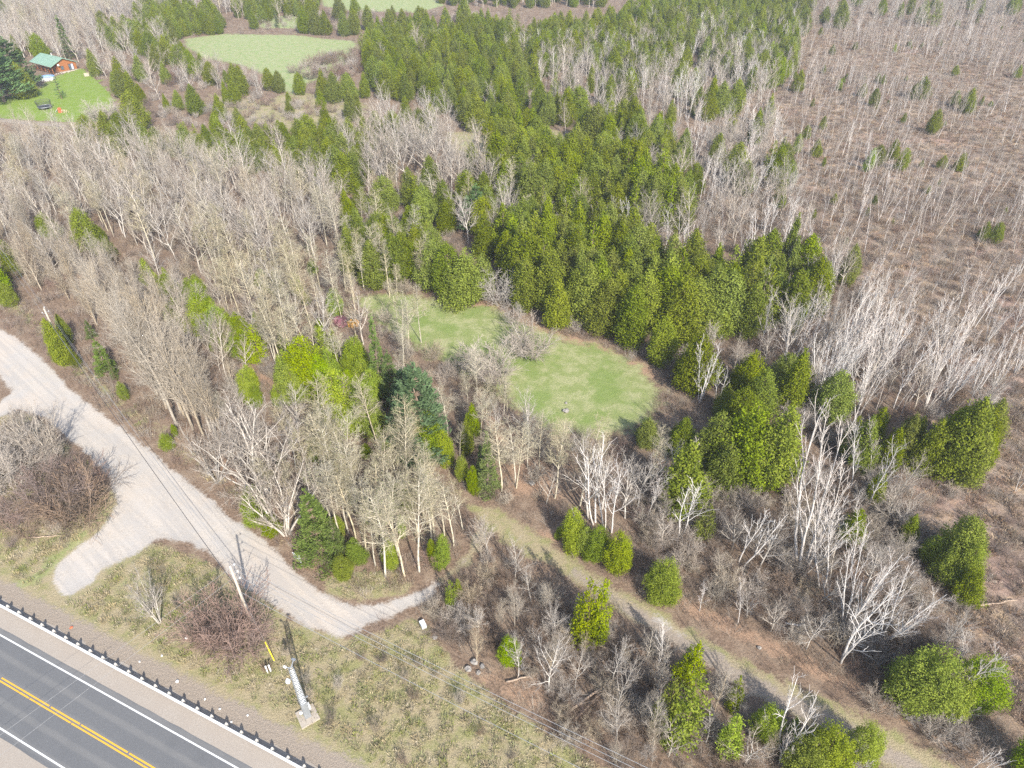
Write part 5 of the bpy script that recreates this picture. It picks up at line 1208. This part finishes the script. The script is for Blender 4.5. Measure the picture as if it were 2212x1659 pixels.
# mail boxes, sign, litter
b = gp(33, 905); t = empty('mailbox_stand', (b[0], b[1], 0), .9); tag(t, 'pair of black mailboxes on one wooden post by the side road', 'mailbox')
MB().box((0, 0, .55), (.1, .1, 1.15)).box((0, 0, 1.1), (1.1, .12, .06)).build('post', M['wood_pole'], t)
for dx in (-.35, .35):
    MB().tube([(dx, -.28, 1.25), (dx, -.27, 1.25), (dx, .27, 1.25), (dx, .28, 1.25)], [.11, .15, .15, .11], 10).build('mailbox', M['dark'], t)
b = gp(652, 1222); t = empty('sign_post', (b[0], b[1], 0), 2.6); tag(t, 'white real estate sign post with a blank hanging panel', 'sign')
MB().box((0, 0, .95), (.1, .1, 1.9)).build('post', M['white'], t); MB().box((.55, 0, 1.75), (1.2, .08, .09)).build('arm', M['white'], t)
pn = MB().box((.62, 0, 1.22), (.85, .03, .62)).build('panel', M['white'], t); MB().box((.62, 0, 1.6), (.6, .015, .16)).build('chain', M['galv'], pn)
def lump(name, px_, size, mat, label, cat, group=None, seed=0):
    r = random.Random(seed); b = gp(*px_); m = MB().ball((0, 0, size * .32), size * .6, 8, 5, .62)
    m.V = [(x * r.uniform(.7, 1.25), y * r.uniform(.6, 1.2), max(-.03, z * r.uniform(.7, 1.2))) for x, y, z in m.V]
    o = m.build(name, M[mat], None, (b[0], b[1], 0)); o.rotation_euler.z = r.uniform(0, 6); return tag(o, label, cat, group)
for k, p in enumerate([(403, 1379), (350, 1417), (302, 1430), (383, 1473), (475, 1532), (535, 1546), (500, 1560), (443, 1511)]):
    lump('plastic_scrap', p, .34 if k in (0, 3) else .2, 'white', 'scrap of white litter in the verge grass', 'litter', 'white litter along the verge', 30 + k)
lump('plastic_scrap', (154, 1357), .3, 'orange', 'red plastic scrap beside the guard rail', 'scrap', None, 50)
lump('rubbish_bag', (534, 1099), .55, 'white', 'white rubbish bag under the roadside trees', 'bag', None, 51)
b = gp(914, 1352); t = MB().box((0, 0, .28), (.55, .9, .5), .5).build('white_box', M['white'], None, (b[0], b[1], 0)); tag(t, 'white metal box dumped at the end of the gravel road', 'box')
for k, (p, s) in enumerate([((1148, 1046), .8), ((1223, 890), .9), ((1223, 872), .4), ((1025, 1432), .7), ((1042, 1441), .55), ((1012, 1447), .6), ((1034, 1455), .5), ((940, 1378), .5), ((1640, 1400), .4), ((540, 1395), .5)]):
    lump('boulder', p, s, 'stone', ('pale boulder on the leaf litter near the trail', 'pinkish stone lying on the clearing', 'small pale stone on the clearing', 'large stone of the heap by the verge', 'second stone of the heap by the verge', 'flat stone of the heap by the verge', 'smallest stone of the heap by the verge', 'stone at the end of the gravel road', 'small stone in the brush by the trail', 'stone at the foot of the verge pole')[k], 'stone', None, 60 + k)
# fallen trunks
def log(name, a, b_, r0, r1, label, mat='log_dead', stubs=3, seed=0, za=.25, zb=.35):
    r = random.Random(seed); A = Vector((*gp(*a), za)); B = Vector((*gp(*b_), zb)); n = 6; d = B - A; pts = []; rad = []
    for i in range(n + 1):
        p = A + d * (i / n); p += Vector((r.gauss(0, .012), r.gauss(0, .012), r.gauss(0, .006))) * d.length; pts.append(p); rad.append(r0 + (r1 - r0) * i / n)
    t = empty(name, (0, 0, 0)); tag(t, label, 'log')
    MB().tube(pts, rad, 8).build('stem', M[mat], t, smooth=True)
    for k in range(stubs):
        i = r.randint(2, n - 1); p = pts[i]; e = p + (d.normalized() * r.uniform(.6, 1.2) + Vector((r.gauss(0, .7), r.gauss(0, .7), abs(r.gauss(0, .4))))) * d.length * .1
        MB().tube([p, e], [rad[i] * .5, .02], 6).build('branch', M[mat], t)
    return t
log('fallen_log', (1202, 1556), (1351, 1453), .19, .07, 'long pale fallen trunk beside the power line', seed=1, stubs=5)
log('fallen_log', (1212, 1582), (1308, 1498), .12, .05, 'thinner fallen trunk lying under the long pale one', seed=2)
log('fallen_log', (1094, 1476), (1156, 1460), .12, .06, 'short fallen stem on orange leaf litter', seed=3)
log('fallen_log', (1274, 1390), (1342, 1414), .12, .07, 'barkless fallen pole behind the tall thin cedar', seed=4)
log('fallen_log', (1300, 1402), (1345, 1420), .09, .05, 'smaller fallen pole alongside the barkless one', seed=5)
log('fallen_log', (2086, 1315), (2192, 1300), .14, .06, 'pale trunk fallen across the marsh brush', seed=6)
log('fallen_log', (2004, 1031), (2055, 1026), .11, .06, 'pale fallen stem at the foot of the marsh-edge cedars', seed=7)
log('fallen_log', (1695, 1350), (1752, 1357), .10, .05, 'fallen birch stem in brush above the trail', 'birch_bark', seed=8)
log('fallen_log', (60, 1165), (135, 1160), .08, .04, 'dead branch dragged onto the roadside island grass', seed=9)
log('fallen_log', (1005, 640), (1040, 648), .10, .05, 'log lying by the clearing cedars', seed=10)
log('fallen_log', (2120, 880), (2160, 860), .12, .05, 'leaning white stem beyond the marsh-edge cedars', 'birch_bark', seed=11)
# heap of junk and tarpaulin in the poplar wood
b = gp(735, 700)
m = MB().ball((0, 0, .5), 1.6, 12, 7, .55); r = random.Random(8); m.V = [(x * r.uniform(.8, 1.3), y * r.uniform(.7, 1.2), max(0, z * r.uniform(.6, 1.3))) for x, y, z in m.V]
M['maroon'] = m_plain('maroon_cloth', (0.16, 0.06, 0.075, 1), (0.10, 0.04, 0.05, 1), 2.0)
M['ochre'] = m_plain('ochre_tarp', (0.46, 0.25, 0.05, 1), (0.36, 0.19, 0.05, 1), 2.0)
tag(m.build('tarpaulin', M['maroon'], None, (b[0], b[1], 0)), 'maroon tarpaulin heaped among the pale poplars', 'tarpaulin')
m = MB().ball((0, 0, .5), 1.0, 10, 6, .8); m.V = [(x * r.uniform(.8, 1.3), y * r.uniform(.7, 1.2), max(0, z * r.uniform(.6, 1.3))) for x, y, z in m.V]
tag(m.build('tarpaulin', M['ochre'], None, (b[0] + 2.6, b[1] - .6, 0)), 'ochre tarpaulin next to the maroon heap', 'tarpaulin')

# ------------------------------------------------------------------ log house and yard
A_ = np.array(gp(117, 161)); B_ = np.array(gp(168, 150)); W_ = float(np.linalg.norm(B_ - A_)); u_ = (B_ - A_) / W_
house = empty('log_house', (A_[0], A_[1], 0), math.atan2(u_[1], u_[0])); tag(house, 'stained log house with green metal roof and covered porch', 'house')
Lh, EH, RH = 14.5, 2.75, 4.75; PX = 2.2; mid = W_ / 2
def gable(x0, x1, y, th, base=.35):
    zr = lambda x: EH + (RH - EH) * (1 - abs(x - mid) / (mid + .0))
    pts = [(x0, base), (x1, base), (x1, zr(x1)), (mid, zr(mid)), (x0, zr(x0))]
    V = [(x, y, z) for x, z in pts] + [(x, y + th, z) for x, z in pts]; n = len(pts)
    return V, [tuple(range(n)), tuple(range(2 * n - 1, n - 1, -1))] + [(k, k + n, (k + 1) % n + n, (k + 1) % n) for k in range(n)]
MB().box((W_ / 2, Lh / 2, .17), (W_, Lh - .06, .36)).build('foundation', M['concrete'], house)
for y in (0.0, Lh - .22): MB().add(*gable(PX, W_, y, .22)).build('wall', M['log'], house)
zl = EH + (RH - EH) * PX / mid - .1
MB().box((PX + .11, Lh / 2, .35 + zl / 2 - .17), (.22, Lh - .46, zl - .35)).build('wall', M['log'], house)
MB().box((W_ - .11, Lh / 2, .35 + EH / 2 - .2), (.22, Lh - .46, EH - .4)).build('wall', M['log'], house)
# porch
MB().box((PX / 2 - .15, Lh / 2, .30), (PX + .25, Lh + .3, .14)).build('porch_deck', M['trimwood'], house)
for k in range(6): MB().box((.05, .15 + k * (Lh - .3) / 5, .37 + 1.2), (.17, .17, 2.4)).build('porch_post', M['log'], house)
MB().box((.05, Lh / 2, 1.25), (.07, Lh - .3, .08)).box((.05, Lh / 2, .6), (.06, Lh - .3, .06)).build('porch_rail', M['log'], house)
def roof_side(xe, ze, sgn):
    t_ = .12; V = []
    for y in (-.75, Lh + .75):
        for x, z in ((xe, ze), (mid, RH + .18), (mid, RH + .18 + t_), (xe, ze + t_)): V.append((x, y, z))
    return V, [(0, 1, 2, 3), (7, 6, 5, 4), (0, 4, 5, 1), (3, 2, 6, 7), (0, 3, 7, 4), (1, 5, 6, 2)]
sl = (RH - EH) / mid
for xe, sg in ((-.7, -1), (W_ + .6, 1)):
    ze = RH + .18 - sl * abs(mid - xe)
    ro = MB().add(*roof_side(xe, ze, sg)).build('roof', M['roof'], house)
    MB().box(((xe), Lh / 2, ze + .03), (.08, Lh + 1.5, .2)).build('fascia', M['trimwood'], ro)
    S_ = MB()
    for k in range(int((Lh + 1.4) / .8)):
        y = -.7 + k * .8
        S_.add([(xe, y, ze + .121), (xe, y + .06, ze + .121), (mid, y + .06, RH + .301), (mid, y, RH + .301), (xe, y + .03, ze + .165), (mid, y + .03, RH + .345)], [(0, 3, 5, 4), (1, 4, 5, 2), (0, 4, 1), (3, 2, 5)])
    S_.build('standing_seams', M['roof'], ro)
MB().tube([(mid + .5, Lh * .55, RH - .2), (mid + .5, Lh * .55, RH + .95)], .12, 8).build('flue_pipe', M['white'], house)
def window(x, z, w, h, pane='glass', split=False, name='window'):
    f = MB().box((x, -.03, z), (w + .22, .1, h + .22)).build(name, M['trimwood'], house)
    if split:
        for dx in (-w / 4, w / 4): MB().box((x + dx, -.07, z), (w / 2 - .07, .04, h)).build('pane', M['pane_white'] if dx > 0 else M['glass'], f)
    else: MB().box((x, -.07, z), (w, .04, h)).build('pane', M['glass'], f)
M['pane_white'] = m_plain('curtained_glass', (0.42, 0.46, 0.55, 1), (0.30, 0.34, 0.42, 1), 2.0, .15, .6, 0, 0)
window(PX + 1.6, 1.65, .95, 1.15); window(PX + 5.0, 1.45, 1.75, 1.95, split=True, name='patio_door')
ds = MB().tube([(PX + .2, -.2, 2.75), (PX + .2, -.55, 2.85)], .03, 6).build('dish_mount', M['galv'], house)
MB().ball((PX + .2, -.62, 2.9), .42, 12, 8, .95).build('satellite_dish', M['white'], ds, smooth=True)
rb = random.Random(4)
for k in range(9):
    p = A_ + u_ * (.5 + k * .85) + np.array([u_[1], -u_[0]]) * rb.uniform(.7, 1.6)
    m = MB().ball((0, 0, .15), .42, 7, 4, .6); m.V = [(x * rb.uniform(.7, 1.4), y * rb.uniform(.7, 1.2), max(-.03, z * rb.uniform(.7, 1.2))) for x, y, z in m.V]
    tag(m.build('landscape_stone', M['stone_white'] if 'stone_white' in M else M['concrete'], None, (p[0], p[1], 0)), 'pale stone in the row at the foot of the log house', 'stone', 'stones along the log house wall')
b = gp(103, 172); t = empty('swimming_pool', (b[0], b[1], 0)); tag(t, 'round above-ground pool with blue rim beside the log house', 'pool')
V = []; F = []; n = 28
for r_, z in ((2.6, 0), (2.6, 1.1), (2.68, 1.12), (2.4, 1.13), (2.4, .7)):
    for k in range(n): V.append((r_ * math.cos(2 * math.pi * k / n), r_ * math.sin(2 * math.pi * k / n), z))
side = [(i * n + k, i * n + (k + 1) % n, (i + 1) * n + (k + 1) % n, (i + 1) * n + k) for i in (0,) for k in range(n)]
top = [(i * n + k, i * n + (k + 1) % n, (i + 1) * n + (k + 1) % n, (i + 1) * n + k) for i in (1, 2, 3) for k in range(n)]
obj('wall', mesh_from('wall', V, side, [M['white']]), t); obj('rim', mesh_from('rim', V, top, [M['blue']]), t)
obj('cover', mesh_from('cover', [(2.42 * math.cos(2 * math.pi * k / n), 2.42 * math.sin(2 * math.pi * k / n), .72) for k in range(n)], [tuple(range(n))], [M['pane_white']]), t)
b = gp(98, 235); t = empty('trampoline', (b[0], b[1], 0)); tag(t, 'round trampoline with dark safety net on the house lawn', 'trampoline')
def ring(r, z, rad, name, mat, n=24):
    pts = [(r * math.cos(2 * math.pi * k / n), r * math.sin(2 * math.pi * k / n), z) for k in range(n + 1)]; MB().tube(pts, rad, 6, False).build(name, M[mat], t)
R0 = 2.05
ring(R0, .8, .09, 'rim', 'galv'); ring(R0 + .28, 2.55, .04, 'net_hoop', 'dark')
obj('mat', mesh_from('mat', [(1.95 * math.cos(2 * math.pi * k / 24), 1.95 * math.sin(2 * math.pi * k / 24), .8) for k in range(24)], [tuple(range(24))], [M['dark']]), t)
for k in range(6):
    a = k * math.pi / 3; MB().tube([(R0 * math.cos(a), R0 * math.sin(a), 0), (R0 * math.cos(a), R0 * math.sin(a), .85), ((R0 + .28) * math.cos(a), (R0 + .28) * math.sin(a), 2.55)], .04, 6).build('pole', M['dark'], t)
net = MB()
for k in range(48):
    a = 2 * math.pi * k / 48; net.tube([(R0 * math.cos(a), R0 * math.sin(a), .85), ((R0 + .28) * math.cos(a), (R0 + .28) * math.sin(a), 2.5)], .018, 3, False)
for j in range(9):
    z = 1.0 + j * .17; r_ = R0 + .28 * (z - .85) / 1.65; net.tube([(r_ * math.cos(2 * math.pi * k / 24), r_ * math.sin(2 * math.pi * k / 24), z) for k in range(25)], .018, 3, False)
net.build('net', M['dark'], t)
b = gp(131, 243); t = empty('play_set', (b[0], b[1], 0), -.25); tag(t, 'orange climbing frame with white slide and wooden hoops on the lawn', 'play set')
MB().box((0, 0, .75), (.9, .9, 1.5), 0, .75).build('climbing_tower', M['orange'], t)
MB().add([(-.35, .3, 1.4), (-.35, -.3, 1.4), (-1.7, -.35, .1), (-1.7, .35, .1), (-.35, .3, 1.3), (-.35, -.3, 1.3), (-1.7, -.35, 0), (-1.7, .35, 0)], [(0, 1, 2, 3), (7, 6, 5, 4), (0, 3, 7, 4), (1, 5, 6, 2), (0, 4, 5, 1), (3, 2, 6, 7)]).build('slide', M['white'], t)
for k in range(4):
    x = .9 + k * .62; MB().tube([(x, .55 * math.cos(a), .02 + .95 * math.sin(a)) for a in [math.pi * j / 10 for j in range(11)]], .05, 6).build('hoop', M['pale_wood'], t)
b = gp(411, 76); t = empty('deer_stand', (b[0], b[1], 0), .35); tag(t, 'small pale wooden deer stand on legs at the edge of the hay field', 'deer stand')
for sx, sy in ((1, 1), (1, -1), (-1, 1), (-1, -1)): MB().box((sx * .85, sy * .85, .8), (.14, .14, 1.6)).build('leg', M['pale_wood'], t)
MB().box((0, 0, 1.62), (2.0, 2.0, .12)).build('floor', M['pale_wood'], t)
MB().box((0, -.95, 2.05), (2.0, .1, .75)).box((-.95, .06, 2.4), (.1, 1.9, 1.45)).box((.95, .06, 2.05), (.1, 1.78, .75)).box((0, .95, 2.4), (1.78, .1, 1.45)).build('cabin_wall', M['white'], t)
MB().box((.9, -.9, 2.75), (.12, .12, .7)).box((-.9, -.92, 2.75), (.12, .1, .7)).build('corner_post', M['pale_wood'], t)
for dx in (-.25, .25): MB().tube([(1.0 + .0, -1.0 + dx, 1.6), (1.9, -1.2 + dx, 0)], .04, 5).build('ladder_rail', M['pale_wood'], t)
b = gp(188, 164); t = empty('garden_bin', (b[0], b[1], 0), .5); tag(t, 'grey weathered plank bin beside the house lawn', 'bin')
for k in range(5): MB().box((0, -.75, .14 + k * .25), (1.7, .05, .21)).build('plank', M['wood_pole'], t); MB().box((-.82, 0, .14 + k * .25), (.05, 1.5, .21)).build('plank', M['wood_pole'], t); MB().box((.82, 0, .14 + k * .25), (.05, 1.5, .21)).build('plank', M['wood_pole'], t)

# ------------------------------------------------------------------ spring haze over the whole place
t_hz = NT('haze_air')
vp = t_hz.n('ShaderNodeVolumePrincipled'); vp.inputs['Color'].default_value = (0.93, 0.95, 1.0, 1); vp.inputs['Density'].default_value = 0.00027; vp.inputs['Anisotropy'].default_value = 0.3
t_hz.l(vp.outputs[0], t_hz.out.inputs['Volume'])
hz = MB().box((0, 1800, 39.5), (5200, 5200, 81)).build('haze', t_hz.m)
tag(hz, 'thin pale spring haze in the air over the woods', 'haze', None, 'stuff')
